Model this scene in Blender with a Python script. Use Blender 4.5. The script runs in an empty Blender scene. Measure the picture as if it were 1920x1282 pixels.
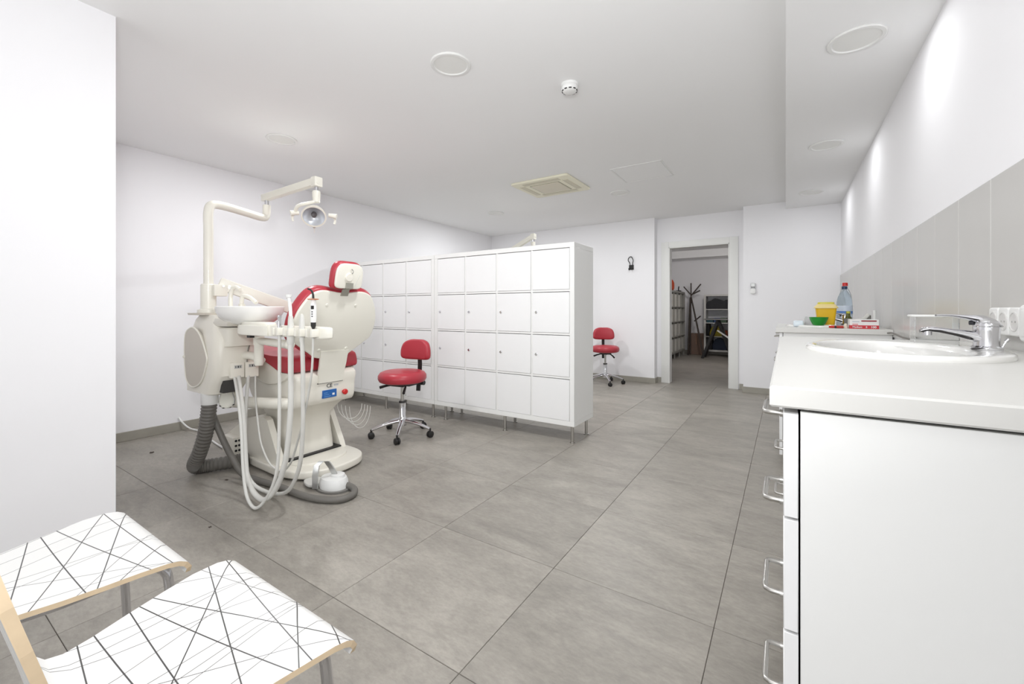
import bpy, bmesh, math, random
from mathutils import Vector, Matrix
random.seed(7)
scene = bpy.context.scene
C = scene.collection
PI = math.pi

# ------------------------------------------------------------------ camera
FPX, HOR, YAW, CAMH = 792.2, 581.0, math.radians(32.93), 1.061
cam_d = bpy.data.cameras.new('camera')
cam = bpy.data.objects.new('camera', cam_d); C.objects.link(cam)
cam.location = (0, 0, CAMH); cam.rotation_euler = (PI/2, 0, YAW)
cam_d.sensor_fit = 'HORIZONTAL'; cam_d.sensor_width = 36.0
cam_d.lens = FPX/1920*36.0
cam_d.shift_y = -(641.0-HOR)/1920.0
cam_d.clip_start = 0.02; cam_d.clip_end = 60
scene.camera = cam

# ------------------------------------------------------------------ world, lights, exposure
YREAR = -4.6
w = bpy.data.worlds.new('world'); scene.world = w; w.use_nodes = True
w.node_tree.nodes['Background'].inputs[0].default_value = (0.9, 0.95, 1.0, 1)
w.node_tree.nodes['Background'].inputs[1].default_value = 1.0

def area(name, loc, target, sx, sy, power, color=(1, 1, 1), shape='RECTANGLE'):
    d = bpy.data.lights.new(name, 'AREA'); d.shape = shape; d.size = sx
    if shape in ('RECTANGLE', 'ELLIPSE'): d.size_y = sy
    d.energy = power; d.color = color
    o = bpy.data.objects.new(name, d); C.objects.link(o); o.location = loc
    o.rotation_euler = (Vector(target)-Vector(loc)).to_track_quat('-Z', 'Y').to_euler()
    return o
LP = dict(window=45.0, flash=9.0, bounce=20.5, down_near=15.0, down_far=18.5, soffit=1.9, store=21.0)
#LPOVERRIDE
area('window_daylight', (-1.0, YREAR+0.12, 1.25), (-1.0, 3.0, 1.45), 2.8, 2.1, LP['window'], (0.975, 0.99, 1.0))
area('camera_flash', (-0.13, -0.03, 1.33), (-3.2, 2.0, 1.35), 0.09, 0.06, LP['flash'], (0.98, 0.99, 1.0))
area('bounce_flash', (-0.15, -0.10, 1.50), (-0.55, 0.75, 2.4), 0.3, 0.3, LP['bounce'], (0.98, 0.99, 1.0))
area('storage_fill', (-0.9, 7.7, 2.33), (-1.3, 11.0, 1.5), 0.4, 0.4, LP['store'], (1.0, 0.97, 0.95))  # unseen fill light added to brighten the storage room
vs = scene.view_settings
vs.view_transform = 'Standard'; vs.look = 'None'; vs.exposure = 0.13; vs.gamma = 1.0
vs.use_curve_mapping = False

# ------------------------------------------------------------------ materials
def srgb(r, g, b):
    f = lambda c: c/12.92 if c <= 0.04045 else ((c+0.055)/1.055)**2.4
    return tuple(f(x/255.0) for x in (r, g, b))
MATS = {}
def mat(name, col, rough=0.5, metal=0.0, var=0.0, scale=8.0, bump=0.0, trans=0.0, spec=0.5, coat=0.0, bscale=None, ior=1.45):
    if name in MATS: return MATS[name]
    m = bpy.data.materials.new(name); m.use_nodes = True
    nt = m.node_tree; b = nt.nodes['Principled BSDF']
    b.inputs['Base Color'].default_value = (*col, 1)
    b.inputs['Roughness'].default_value = rough; b.inputs['Metallic'].default_value = metal
    b.inputs['Specular IOR Level'].default_value = spec
    b.inputs['Transmission Weight'].default_value = trans; b.inputs['IOR'].default_value = ior
    b.inputs['Coat Weight'].default_value = coat
    tc = nt.nodes.new('ShaderNodeTexCoord')
    nz = nt.nodes.new('ShaderNodeTexNoise'); nz.inputs['Scale'].default_value = scale
    nz.inputs['Detail'].default_value = 4
    nt.links.new(tc.outputs['Object'], nz.inputs['Vector'])
    if var > 0:
        mx = nt.nodes.new('ShaderNodeMix'); mx.data_type = 'RGBA'
        mx.inputs[6].default_value = (*[c*(1-var) for c in col], 1)
        mx.inputs[7].default_value = (*[min(1, c*(1+var)) for c in col], 1)
        nt.links.new(nz.outputs['Fac'], mx.inputs[0]); nt.links.new(mx.outputs[2], b.inputs['Base Color'])
    if bump > 0:
        nb = nt.nodes.new('ShaderNodeTexNoise'); nb.inputs['Scale'].default_value = bscale or scale*10
        nt.links.new(tc.outputs['Object'], nb.inputs['Vector'])
        bp = nt.nodes.new('ShaderNodeBump'); bp.inputs['Strength'].default_value = bump; bp.inputs['Distance'].default_value = 0.002
        nt.links.new(nb.outputs['Fac'], bp.inputs['Height']); nt.links.new(bp.outputs['Normal'], b.inputs['Normal'])
    MATS[name] = m
    return m

def stone_mat():
    m = bpy.data.materials.new('grey_stone_tile'); m.use_nodes = True
    nt = m.node_tree; N = nt.nodes; L = nt.links; b = N['Principled BSDF']
    geo = N.new('ShaderNodeNewGeometry'); oi = N.new('ShaderNodeObjectInfo')
    add = N.new('ShaderNodeVectorMath'); add.operation = 'ADD'
    mul = N.new('ShaderNodeMath'); mul.operation = 'MULTIPLY'; mul.inputs[1].default_value = 37.0
    L.new(oi.outputs['Random'], mul.inputs[0]); L.new(geo.outputs['Position'], add.inputs[0]); L.new(mul.outputs[0], add.inputs[1])
    sc = N.new('ShaderNodeMapping'); sc.inputs['Scale'].default_value = (1.0, 2.2, 1.0); sc.inputs['Rotation'].default_value = (0, 0, 0.5)
    L.new(add.outputs[0], sc.inputs['Vector'])
    n1 = N.new('ShaderNodeTexNoise'); n1.inputs['Scale'].default_value = 2.2; n1.inputs['Detail'].default_value = 8; n1.inputs['Roughness'].default_value = 0.68; n1.inputs['Distortion'].default_value = 0.6
    n2 = N.new('ShaderNodeTexNoise'); n2.inputs['Scale'].default_value = 34; n2.inputs['Detail'].default_value = 6; n2.inputs['Roughness'].default_value = 0.75
    n3 = N.new('ShaderNodeTexNoise'); n3.inputs['Scale'].default_value = 11; n3.inputs['Detail'].default_value = 7; n3.inputs['Roughness'].default_value = 0.7
    for n in (n1, n2, n3): L.new(sc.outputs['Vector'], n.inputs['Vector'])
    r1 = N.new('ShaderNodeValToRGB'); e = r1.color_ramp.elements
    e[0].position = 0.30; e[0].color = (*srgb(147, 142, 134), 1); e[1].position = 0.72; e[1].color = (*srgb(177, 171, 162), 1)
    L.new(n1.outputs['Fac'], r1.inputs['Fac'])
    r2 = N.new('ShaderNodeValToRGB'); e = r2.color_ramp.elements
    e[0].position = 0.32; e[0].color = (0.72, 0.72, 0.72, 1); e[1].position = 0.62; e[1].color = (1.0, 1.0, 1.0, 1)
    L.new(n2.outputs['Fac'], r2.inputs['Fac'])
    r3 = N.new('ShaderNodeValToRGB'); e = r3.color_ramp.elements
    e[0].position = 0.35; e[0].color = (0.88, 0.88, 0.88, 1); e[1].position = 0.7; e[1].color = (1.07, 1.07, 1.07, 1)
    L.new(n3.outputs['Fac'], r3.inputs['Fac'])
    m1 = N.new('ShaderNodeMix'); m1.data_type = 'RGBA'; m1.blend_type = 'MULTIPLY'; m1.inputs[0].default_value = 0.6
    L.new(r1.outputs[0], m1.inputs[6]); L.new(r2.outputs[0], m1.inputs[7])
    m2 = N.new('ShaderNodeMix'); m2.data_type = 'RGBA'; m2.blend_type = 'MULTIPLY'; m2.inputs[0].default_value = 1.0
    L.new(m1.outputs[2], m2.inputs[6]); L.new(r3.outputs[0], m2.inputs[7])
    hv = N.new('ShaderNodeHueSaturation'); mr = N.new('ShaderNodeMapRange')
    mr.inputs['To Min'].default_value = 0.95; mr.inputs['To Max'].default_value = 1.05
    L.new(oi.outputs['Random'], mr.inputs['Value']); L.new(mr.outputs[0], hv.inputs['Value']); L.new(m2.outputs[2], hv.inputs['Color'])
    L.new(hv.outputs[0], b.inputs['Base Color'])
    rr = N.new('ShaderNodeMapRange'); rr.inputs['To Min'].default_value = 0.34; rr.inputs['To Max'].default_value = 0.5
    L.new(n3.outputs['Fac'], rr.inputs['Value']); L.new(rr.outputs[0], b.inputs['Roughness'])
    b.inputs['Specular IOR Level'].default_value = 0.45
    bp = N.new('ShaderNodeBump'); bp.inputs['Strength'].default_value = 0.15; bp.inputs['Distance'].default_value = 0.002
    L.new(n2.outputs['Fac'], bp.inputs['Height']); L.new(bp.outputs['Normal'], b.inputs['Normal'])
    MATS['grey_stone_tile'] = m
    return m

STONE = stone_mat()
GROUT = mat('dark_floor_grout', srgb(118, 110, 104), 0.9, var=0.1, scale=20)
WALLP = mat('white_wall_paint', srgb(244, 243, 245), 0.75, var=0.012, scale=1.5, bump=0.06, bscale=120)
CEILP = mat('white_ceiling_paint', srgb(247, 247, 247), 0.8, var=0.01, scale=1.2)
WTILE = mat('light_grey_wall_tile', srgb(203, 201, 198), 0.22, var=0.02, scale=3)
SKIRT = mat('stone_skirting', srgb(164, 160, 150), 0.5, var=0.12, scale=14)
JAMB = mat('white_lacquer_trim', srgb(236, 236, 233), 0.4, var=0.01, scale=3)
LOCKW = mat('white_melamine', srgb(238, 238, 236), 0.42, var=0.012, scale=4)
LOCKD = mat('white_door_melamine', srgb(240, 240, 240), 0.4, var=0.012, scale=4)
DARKGAP = mat('dark_cavity', srgb(70, 68, 66), 0.9, var=0.1, scale=9)  # also paints the gap shade under the worktops
STEEL = mat('brushed_steel', srgb(190, 188, 184), 0.3, 1.0, var=0.05, scale=40)
CHROME = mat('polished_chrome', srgb(215, 215, 218), 0.08, 1.0, var=0.02, scale=10)
CREAM = mat('cream_plastic', srgb(238, 234, 223), 0.33, var=0.015, scale=5, coat=0.15)
CREAM2 = mat('cream_enamel', srgb(236, 233, 222), 0.28, var=0.015, scale=6, coat=0.2)
PALE = mat('pale_beige_panel', srgb(205, 198, 187), 0.4, var=0.02, scale=5)
PORC = mat('white_porcelain', srgb(240, 239, 236), 0.12, var=0.01, scale=4, coat=0.4)
RED = mat('red_vinyl', srgb(178, 56, 68), 0.36, var=0.06, scale=9, bump=0.12, bscale=220)
BLACK = mat('black_plastic', srgb(38, 37, 37), 0.45, var=0.1, scale=14)
GREYH = mat('grey_rubber_hose', srgb(112, 109, 104), 0.45, var=0.06, scale=18)
TUBEG = mat('pale_grey_tubing', srgb(214, 213, 208), 0.35, var=0.03, scale=18)
WHITEP = mat('white_plastic', srgb(236, 236, 234), 0.35, var=0.012, scale=6)
YELLP = mat('aged_white_plastic', srgb(240, 236, 214), 0.45, var=0.02, scale=6)
GLASSY = mat('clear_plastic', (0.97, 0.98, 0.98), 0.05, trans=1.0, ior=1.25, var=0.005, scale=5)
WORKT = mat('white_laminate', srgb(218, 217, 213), 0.38, var=0.025, scale=3, bump=0.03)
PLY = mat('birch_ply_edge', srgb(222, 200, 168), 0.5, var=0.14, scale=30)
LAMPG = mat('lamp_lens_grey', srgb(236, 236, 233), 0.5, var=0.012, scale=10)
MIRROR = mat('lamp_reflector', srgb(214, 217, 222), 0.32, 0.45, var=0.12, scale=26)
BLUE = mat('blue_label', srgb(40, 98, 170), 0.4, var=0.08, scale=30)
REDP = mat('red_plastic', srgb(200, 40, 38), 0.35, var=0.04, scale=20)
INK = mat('dark_print', srgb(50, 50, 55), 0.6, var=0.05, scale=20)
WINK = mat('white_print', srgb(235, 235, 235), 0.6, var=0.02, scale=20)

# ------------------------------------------------------------------ mesh helpers
class MB:
    def __init__(s): s.v = []; s.f = []
    def add(s, vs_, fs_):
        o = len(s.v); s.v += [tuple(p) for p in vs_]; s.f += [tuple(i+o for i in f) for f in fs_]; return s
    def bm(s, b):
        b.verts.index_update()
        s.add([p.co.copy() for p in b.verts], [[q.index for q in f.verts] for f in b.faces]); b.free(); return s
    def box(s, lo, hi, bev=0.0, seg=2, M=None):
        b = bmesh.new(); bmesh.ops.create_cube(b, size=1)
        lo = Vector(lo); hi = Vector(hi); c = (lo+hi)/2; d = hi-lo
        for v in b.verts: v.co = Vector((v.co.x*d.x, v.co.y*d.y, v.co.z*d.z))
        if bev > 0: bmesh.ops.bevel(b, geom=b.edges[:], offset=bev, segments=seg, profile=0.6, affect='EDGES')
        for v in b.verts: v.co = (M @ v.co if M else v.co) + c
        return s.bm(b)
    def bar(s, a, b_, wd, ht, bev=0.0, up=(0, 0, 1)):
        a = Vector(a); b_ = Vector(b_); d = b_-a; L_ = d.length; z = d.normalized()
        x = Vector(up).cross(z)
        if x.length < 1e-4: x = Vector((1, 0, 0))
        x.normalize(); y = z.cross(x)
        M = Matrix((x, y, z)).transposed()
        c = (a+b_)/2; h = Vector((wd/2, ht/2, L_/2))
        return s.box(c-h, c+h, bev, 2, M)
    def rings(s, rs, cap=True, close=True):
        n = len(rs[0]); vs_ = [p for r in rs for p in r]; fs_ = []
        for k in range(len(rs)-1):
            for i in range(n if close else n-1):
                j = (i+1) % n
                fs_.append((k*n+i, k*n+j, (k+1)*n+j, (k+1)*n+i))
        if cap:
            fs_.append(tuple(range(n))[::-1]); m = (len(rs)-1)*n; fs_.append(tuple(m+i for i in range(n)))
        return s.add(vs_, fs_)
    def tube(s, path, r, n=10, smooth=0, cap=True, ridge=0.0):
        P = [Vector(p) for p in path]
        if smooth:
            Q = []; m = len(P)
            for i in range(m-1):
                p0 = P[max(i-1, 0)]; p1 = P[i]; p2 = P[i+1]; p3 = P[min(i+2, m-1)]
                for k in range(smooth):
                    t = k/smooth
                    Q.append(0.5*((2*p1)+(p2-p0)*t+(2*p0-5*p1+4*p2-p3)*t*t+(3*p1-p0-3*p2+p3)*t**3))
            Q.append(P[-1]); P = Q
        R = [r]*len(P) if not isinstance(r, (list, tuple)) else r
        if len(R) != len(P):
            R = [R[0]+(R[-1]-R[0])*i/(len(P)-1) for i in range(len(P))] if len(R) == 2 else [R[min(len(R)-1, int(i*len(R)/len(P)))] for i in range(len(P))]
        if ridge: R = [q*(1+(ridge if i % 2 else -ridge)) for i, q in enumerate(R)]
        t0 = (P[1]-P[0]).normalized(); a = Vector((0, 0, 1)) if abs(t0.z) < .9 else Vector((1, 0, 0))
        x = t0.cross(a).normalized(); rs = []
        for i, p in enumerate(P):
            t = (P[min(i+1, len(P)-1)]-P[max(i-1, 0)]).normalized()
            x = (x-t*x.dot(t)).normalized(); y = t.cross(x)
            rs.append([p+x*(R[i]*math.cos(2*PI*k/n))+y*(R[i]*math.sin(2*PI*k/n)) for k in range(n)])
        return s.rings(rs, cap)
    def cyl(s, a, b, r, r2=None, n=20): return s.tube([a, b], [r, r if r2 is None else r2], n)
    def lathe(s, prof, c=(0, 0, 0), n=28, M=None, sx=1.0, sy=1.0, cap=False):
        c = Vector(c); rs = []
        for (r, z) in prof:
            ring = []
            for k in range(n):
                p = Vector((r*sx*math.cos(2*PI*k/n), r*sy*math.sin(2*PI*k/n), z))
                ring.append((M @ p if M else p)+c)
            rs.append(ring)
        return s.rings(rs, cap)
    def pad(s, outline, fn, t0, t1, r, seg=4):
        """a rounded slab: outline (a,b) list, fn(a,b,t)->xyz, rounded by r at both faces"""
        ca = sum(p[0] for p in outline)/len(outline); cb = sum(p[1] for p in outline)/len(outline)
        R = sum(math.hypot(p[0]-ca, p[1]-cb) for p in outline)/len(outline)
        lay = []
        for k in range(seg+1):
            an = PI/2*k/seg; lay.append((t0+r*(1-math.sin(an)), 1-r*(1-math.cos(an if True else 0))/R if False else 1-(r*(1-math.sin(PI/2*k/seg)) if False else r*math.cos(an)*1.0)/R))
        lay = [(t0+r*(1-math.cos(PI/2*k/seg)), 1-r*(1-math.sin(PI/2*k/seg))/R) for k in range(seg+1)]
        lay += [(t1-r*(1-math.sin(PI/2*k/seg)), 1-r*(1-math.cos(PI/2*k/seg))/R) for k in range(seg+1)]
        rs = [[fn(ca+(a-ca)*sc, cb+(b-cb)*sc, t) for a, b in outline] for t, sc in lay]
        return s.rings(rs, True)
    def ball(s, c, rx, ry=None, rz=None, n=16, m=10):
        ry = ry or rx; rz = rz or rx
        return s.lathe([(max(math.sin(PI*k/m), 1e-3), -math.cos(PI*k/m)*rz) for k in range(m+1)], c, n, None, rx, ry, True) if True else s

def cr(pts, k=5):
    """closed smooth outline through points"""
    out = []; m = len(pts)
    for i in range(m):
        p0, p1, p2, p3 = (Vector(pts[(i+j-1) % m]) for j in range(4))
        for q in range(k):
            t = q/k
            out.append(tuple(0.5*((2*p1)+(p2-p0)*t+(2*p0-5*p1+4*p2-p3)*t*t+(3*p1-p0-3*p2+p3)*t**3)))
    return out
def rrect(x0, y0, x1, y1, r, k=4):
    o = []
    for cx_, cy_, a0 in ((x1-r, y1-r, 0), (x0+r, y1-r, PI/2), (x0+r, y0+r, PI), (x1-r, y0+r, 1.5*PI)):
        for i in range(k+1):
            a = a0+PI/2*i/k; o.append((cx_+r*math.cos(a), cy_+r*math.sin(a)))
    return o

OFF = {}
def finish(name, mesh, m, parent, org, smooth):
    ob = bpy.data.objects.new(name, mesh); C.objects.link(ob)
    mesh.materials.append(m)
    if smooth:
        mesh.polygons.foreach_set('use_smooth', [True]*len(mesh.polygons))
        mesh.set_sharp_from_angle(angle=math.radians(38))
    if parent is not None: ob.parent = parent
    else: ob.location = org
    OFF[ob.name] = Vector(org)
    return ob
def make(mb, name, m, parent=None, org=(0, 0, 0), smooth=True):
    """link the collected geometry (world coordinates) as one mesh object"""
    org = OFF[parent.name] if parent is not None else Vector(org)
    me = bpy.data.meshes.new(name)
    me.from_pydata([tuple(Vector(p)-org) for p in mb.v], [], mb.f)
    b = bmesh.new(); b.from_mesh(me); bmesh.ops.recalc_face_normals(b, faces=b.faces[:]); b.to_mesh(me); b.free()
    return finish(name, me, m, parent, org, smooth)
def thing(name, label, cat, loc=(0, 0, 0), group=None, kind=None):
    o = bpy.data.objects.new(name, None); C.objects.link(o); o.location = loc; o.empty_display_size = 0.05
    OFF[o.name] = Vector(loc)
    return tag(o, label, cat, group, kind)
def tag(o, label=None, cat=None, group=None, kind=None):
    if label: o['label'] = label
    if cat: o['category'] = cat
    if group: o['group'] = group
    if kind: o['kind'] = kind
    return o
def struct(mb, name, m, label, parent=None, smooth=False):
    o = make(mb, name, m, parent, smooth=smooth)
    if parent is None: tag(o, label, name.split('_')[0], None, 'structure')
    return o
def dup(o, parent=None):
    c = o.copy(); C.objects.link(c); c.parent = parent
    OFF[c.name] = OFF[o.name].copy()
    for ch in list(o.children):
        dup(ch, c)
    return c
def share(src, name, parent, loc):
    o = bpy.data.objects.new(name, src.data); C.objects.link(o); o.parent = parent; o.location = loc
    OFF[o.name] = OFF[parent.name]; return o
def text(name, body, size, m, parent, M, bold=0.0, depth=0.0003, label=None, sx=1.0):
    cu = bpy.data.curves.new(name+'_font', 'FONT'); cu.body = body; cu.size = size; cu.extrude = depth; cu.offset = bold
    cu.align_x = 'CENTER'; cu.align_y = 'CENTER'; cu.resolution_u = 3
    tmp = bpy.data.objects.new(name+'_tmp', cu); C.objects.link(tmp)
    dg = bpy.context.evaluated_depsgraph_get()
    me = bpy.data.meshes.new_from_object(tmp.evaluated_get(dg)); bpy.data.objects.remove(tmp); bpy.data.curves.remove(cu)
    me.transform(Matrix.Diagonal((sx, 1, 1, 1))); me.materials.clear()
    org = OFF[parent.name]
    me.transform(Matrix.Translation(-org) @ M)
    o = finish(name, me, m, parent, org, False)
    if label: o['label'] = label
    return o
def face_px(o): # text frame facing +X at point o: right = +Y, up = +Z
    return Matrix(((0, 0, 1, o[0]), (1, 0, 0, o[1]), (0, 1, 0, o[2]), (0, 0, 0, 1)))
def face_my(o): # facing -Y: right=+X, up=+Z
    return Matrix(((1, 0, 0, o[0]), (0, 0, -1, o[1]), (0, 1, 0, o[2]), (0, 0, 0, 1)))

# ------------------------------------------------------------------ the room
XL, XR, YB, YD, YP = -4.49, 0.541, 6.25, 6.40, 6.20
ZC, ZS = 2.395, 2.305
XB, YBLK = -2.56, 0.634          # pier beside the chairs
# floor: slab + single tiles
fl = MB().box((XL-0.2, YREAR-0.2, -0.10), (XR+0.2, 6.6, -0.004))
floor = struct(fl, 'floor', GROUT, 'grey stone-look porcelain floor of large square tiles')
tx0, ty0, T, G = -0.801, 1.5516, 0.6, 0.0018
proto_tile = None
def tile_mesh(x0, y0, x1, y1, name='tile'):
    mb = MB().box((x0, y0, -0.012), (x1, y1, 0.0), 0.0012, 1); return mb
ks = range(-7, 4)
for i in ks:
    for j in range(-11, 10):
        x0 = max(tx0+i*T, XL); x1 = min(tx0+(i+1)*T, XR); y0 = max(ty0+j*T, YREAR); y1 = min(ty0+(j+1)*T, 6.5)
        if x1-x0 < 0.01 or y1-y0 < 0.01: continue
        full = abs(x1-x0-T) < 1e-4 and abs(y1-y0-T) < 1e-4
        if full and proto_tile is not None:
            share(proto_tile, 'tile', floor, (x0, y0, 0))
        else:
            mb = tile_mesh(G/2, G/2, x1-x0-G/2, y1-y0-G/2)
            o = make(mb, 'tile', STONE, floor, smooth=False); o.location = (x0, y0, 0)
            if full: proto_tile = o
struct(MB().box((-2.7, 6.5, -0.10), (0.6, 11.3, -0.001)), 'floor_storage', STONE, 'darker grey tiled floor of the storage room beyond the doorway')

struct(MB().box((XL-0.2, YREAR-0.2, ZC), (0.0, 6.8, ZC+0.1)), 'ceiling', CEILP, 'flat white plaster ceiling with round downlights')
struct(MB().box((0.0, YREAR-0.2, ZS), (XR+0.2, 6.8, ZC+0.1)), 'ceiling_soffit', CEILP, 'dropped white ceiling strip along the tiled wall')
struct(MB().box((XL-0.15, YBLK-0.3, 0), (XL, 6.6, ZC)), 'wall_left', WALLP, 'long white wall behind the dental chair')
pier = MB().box((XL-0.15, YREAR, 0), (XB, YBLK, ZC))
struct(pier, 'wall_near', WALLP, 'bright white wall block at the near left edge')
struct(MB().box((XL-0.15, YB, 0), (-1.592, YB+0.2, ZC)), 'wall_back', WALLP, 'white back wall with the black hook')
struct(MB().box((-0.46, YP, 0), (XR+0.15, YP+0.3, ZC)), 'wall_back_right', WALLP, 'white back wall segment with the remote control holder')
DX0, DX1, DZ = -1.425, -0.637, 1.968
mb = MB().box((-1.6, YD, 0), (DX0, YD+0.1, ZC)).box((DX1, YD, 0), (-0.45, YD+0.1, ZC)).box((DX0, YD, DZ), (DX1, YD+0.1, ZC))
struct(mb, 'wall_door', WALLP, 'recessed white wall around the storage doorway')
wall_r = struct(MB().box((XR, YREAR, 0), (XR+0.15, 6.5, ZC)), 'wall_right', WALLP, 'white right wall with light grey tile splashback')
# rear wall with a shop window behind the photographer
mb = MB().box((XB, YREAR-0.15, 0), (-2.4, YREAR, ZC)).box((0.4, YREAR-0.15, 0), (XR, YREAR, ZC)).box((-2.4, YREAR-0.15, 2.3), (0.4, YREAR, ZC)).box((-2.4, YREAR-0.15, 0), (0.4, YREAR, 0.2))
struct(mb, 'wall_rear', WALLP, 'white wall around the shop window behind the camera')
mb = MB()
for x in (-2.4, -1.02, 0.36): mb.box((x, YREAR-0.1, 0.2), (x+0.04, YREAR-0.04, 2.3))
mb.box((-2.4, YREAR-0.1, 0.2), (0.4, YREAR-0.04, 0.24)).box((-2.4, YREAR-0.1, 2.26), (0.4, YREAR-0.04, 2.3))
win = struct(mb, 'window_1', JAMB, 'large white framed shop window behind the camera')
for x in (-2.36, -0.98): make(MB().box((x, YREAR-0.075, 0.24), (x+1.34, YREAR-0.067, 2.26)), 'pane', GLASSY, win, smooth=False)
# splashback tiles: 0.29 m wide panels
ZT = 1.465
pt = None; y = 1.9007-0.2895*6; k = 0
while y < YP-0.01:
    y1 = min(y+0.2895, YP)
    if pt is not None and y1-y > 0.28:
        share(pt, 'wall_tile', wall_r, (0, y, 0))
    else:
        o = make(MB().box((XR-0.009, 0.0022, 0.90), (XR-0.001, y1-y-0.0022, ZT), 0.0008, 1), 'wall_tile', WTILE, wall_r, smooth=False)
        o.location = (0, y, 0); pt = pt or o
    y = y1
make(MB().box((XR-0.0078, 0.17, 0.90), (XR+0.001, YP, ZT)), 'tile_grout', JAMB, wall_r, smooth=False)
# skirtings
def skirt(name, lo, hi, label): return struct(MB().box(lo, hi, 0.002, 1), name, SKIRT, label)
skirt('baseboard_left', (XL, YBLK, 0), (XL+0.012, YB, 0.075), 'grey stone skirting along the left wall')
skirt('baseboard_back', (XL, YB-0.012, 0), (-1.592, YB, 0.075), 'grey stone skirting under the hook wall')
mb = MB().box((-1.592, YB-0.012, 0), (-1.58, YD, 0.075)).box((-1.592, YD-0.012, 0), (-1.52, YD, 0.075)).box((-0.52, YD-0.012, 0), (-0.46, YD, 0.075))
struct(mb, 'baseboard_door', SKIRT, 'short grey stone skirting pieces beside the door frame')
skirt('baseboard_back_right', (-0.472, YP-0.012, 0), (XR, YP, 0.075), 'grey stone skirting under the remote control')
# door frame
tr = thing('trim_1', 'plain white door frame around the dark storage doorway', 'trim', (DX0, YD, 0), kind='structure')
aw = 0.105
make(MB().box((DX0-aw, YD-0.018, 0), (DX0, YD+0.002, DZ+0.08), 0.004, 2), 'architrave', JAMB, tr)
make(MB().box((DX1, YD-0.018, 0), (DX1+aw, YD+0.002, DZ+0.08), 0.004, 2), 'architrave', JAMB, tr)
make(MB().box((DX0, YD-0.018, DZ), (DX1, YD+0.002, DZ+0.08), 0.004, 2), 'head_architrave', JAMB, tr)
make(MB().box((DX0, YD-0.018, 0), (DX0+0.014, YD+0.12, DZ), 0.002, 1), 'jamb', JAMB, tr)
make(MB().box((DX1-0.014, YD-0.018, 0), (DX1, YD+0.12, DZ), 0.002, 1), 'jamb', JAMB, tr)
make(MB().box((DX0, YD-0.018, DZ-0.014), (DX1, YD+0.12, DZ), 0.002, 1), 'head_jamb', JAMB, tr)
for z in (0.20, 1.05, 1.78):
    make(MB().cyl((DX1-0.012, YD+0.002, z), (DX1-0.012, YD+0.002, z+0.09), 0.006, n=8).box((DX1-0.016, YD-0.014, z), (DX1-0.012, YD+0.004, z+0.09)), 'hinge', STEEL, tr)

# storage room shell
mb = MB().box((-2.55, 6.5, 0), (-2.4, 11.2, 2.45)); struct(mb, 'wall_storage_left', WALLP, 'white left wall of the storage room')
struct(MB().box((-2.55, 11.1, 0), (0.6, 11.25, 2.45)), 'wall_storage_back', WALLP, 'white back wall of the storage room')
struct(MB().box((0.45, 6.5, 0), (0.6, 11.2, 2.45)), 'wall_storage_right', WALLP, 'right wall of the storage room')
struct(MB().box((-2.55, 6.6, 2.45), (0.6, 11.25, 2.55)).box((-2.4, 10.55, 2.28), (0.45, 11.1, 2.45)), 'ceiling_storage', CEILP, 'white ceiling of the storage room with a dropped beam')
struct(MB().box((-1.75, 11.088, 0), (0.45, 11.1, 0.075)).box((-2.4, 11.088, 0), (-1.75, 11.1, 0.075)), 'baseboard_storage', SKIRT, 'grey skirting at the back of the storage room')

# ------------------------------------------------------------------ ceiling fittings
def downlight(x, y, z, label, group):
    pw = LP['soffit'] if x > 0 else LP['down_near'] if y < 3 else LP['down_far']
    t = thing('ceiling_downlight', label, 'downlight', (x, y, z), group)
    make(MB().lathe([(0.108, 0), (0.11, -0.004), (0.106, -0.008), (0.092, -0.009), (0.088, -0.004), (0.088, 0)], (x, y, z), 36), 'ring', WHITEP, t)
    make(MB().lathe([(0.001, -0.0045), (0.06, -0.0045), (0.088, -0.004), (0.088, 0.0), (0.001, 0)], (x, y, z), 36), 'diffuser', LAMPG, t)
    area('downlight_fill', (x, y, z-0.012), (x, y, 0), 0.17, 0.17, pw, (0.97, 0.99, 1.0), 'DISK')  # fill light added below the fitting, whose own lens is unlit
for x, y, lb in ((-1.526, 1.744, 'round white downlight nearest the smoke detector on the main ceiling'), (-3.305, 1.792, 'round white downlight above the dental chair lamp'),
                 (-3.347, 4.762, 'small-looking far downlight on the main ceiling behind the lockers'), (-1.585, 4.70, 'far round downlight between the hatch and the back wall')):
    downlight(x, y, ZC, lb, 'main ceiling downlights')
for x, y, lb in ((0.272, 2.49, 'nearest round downlight in the dropped ceiling strip'), (0.256, 3.963, 'middle round downlight in the dropped ceiling strip'),
                 (0.226, 5.462, 'farthest round downlight in the dropped ceiling strip')):
    downlight(x, y, ZS, lb, 'soffit downlights')
t = thing('smoke_detector', 'small round white smoke detector on the ceiling', 'smoke detector', (-1.073, 2.284, ZC))
c0 = (-1.073, 2.284, ZC)
make(MB().lathe([(0.001, 0), (0.052, 0), (0.052, -0.012), (0.048, -0.016), (0.001, -0.016)], c0, 30), 'base', WHITEP, t)
hd = make(MB().lathe([(0.047, -0.014), (0.049, -0.024), (0.046, -0.036), (0.036, -0.046), (0.02, -0.049), (0.001, -0.05)], c0, 30), 'head', WHITEP, t)
for k in range(10):
    a = 2*PI*k/10+0.2; r = 0.043
    p = Vector(c0)+Vector((r*math.cos(a), r*math.sin(a), -0.039))
    make(MB().bar(p-Vector((-math.sin(a), math.cos(a), 0))*0.008, p+Vector((-math.sin(a), math.cos(a), 0))*0.008, 0.005, 0.005), 'vent_slot', BLACK, hd)
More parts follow.
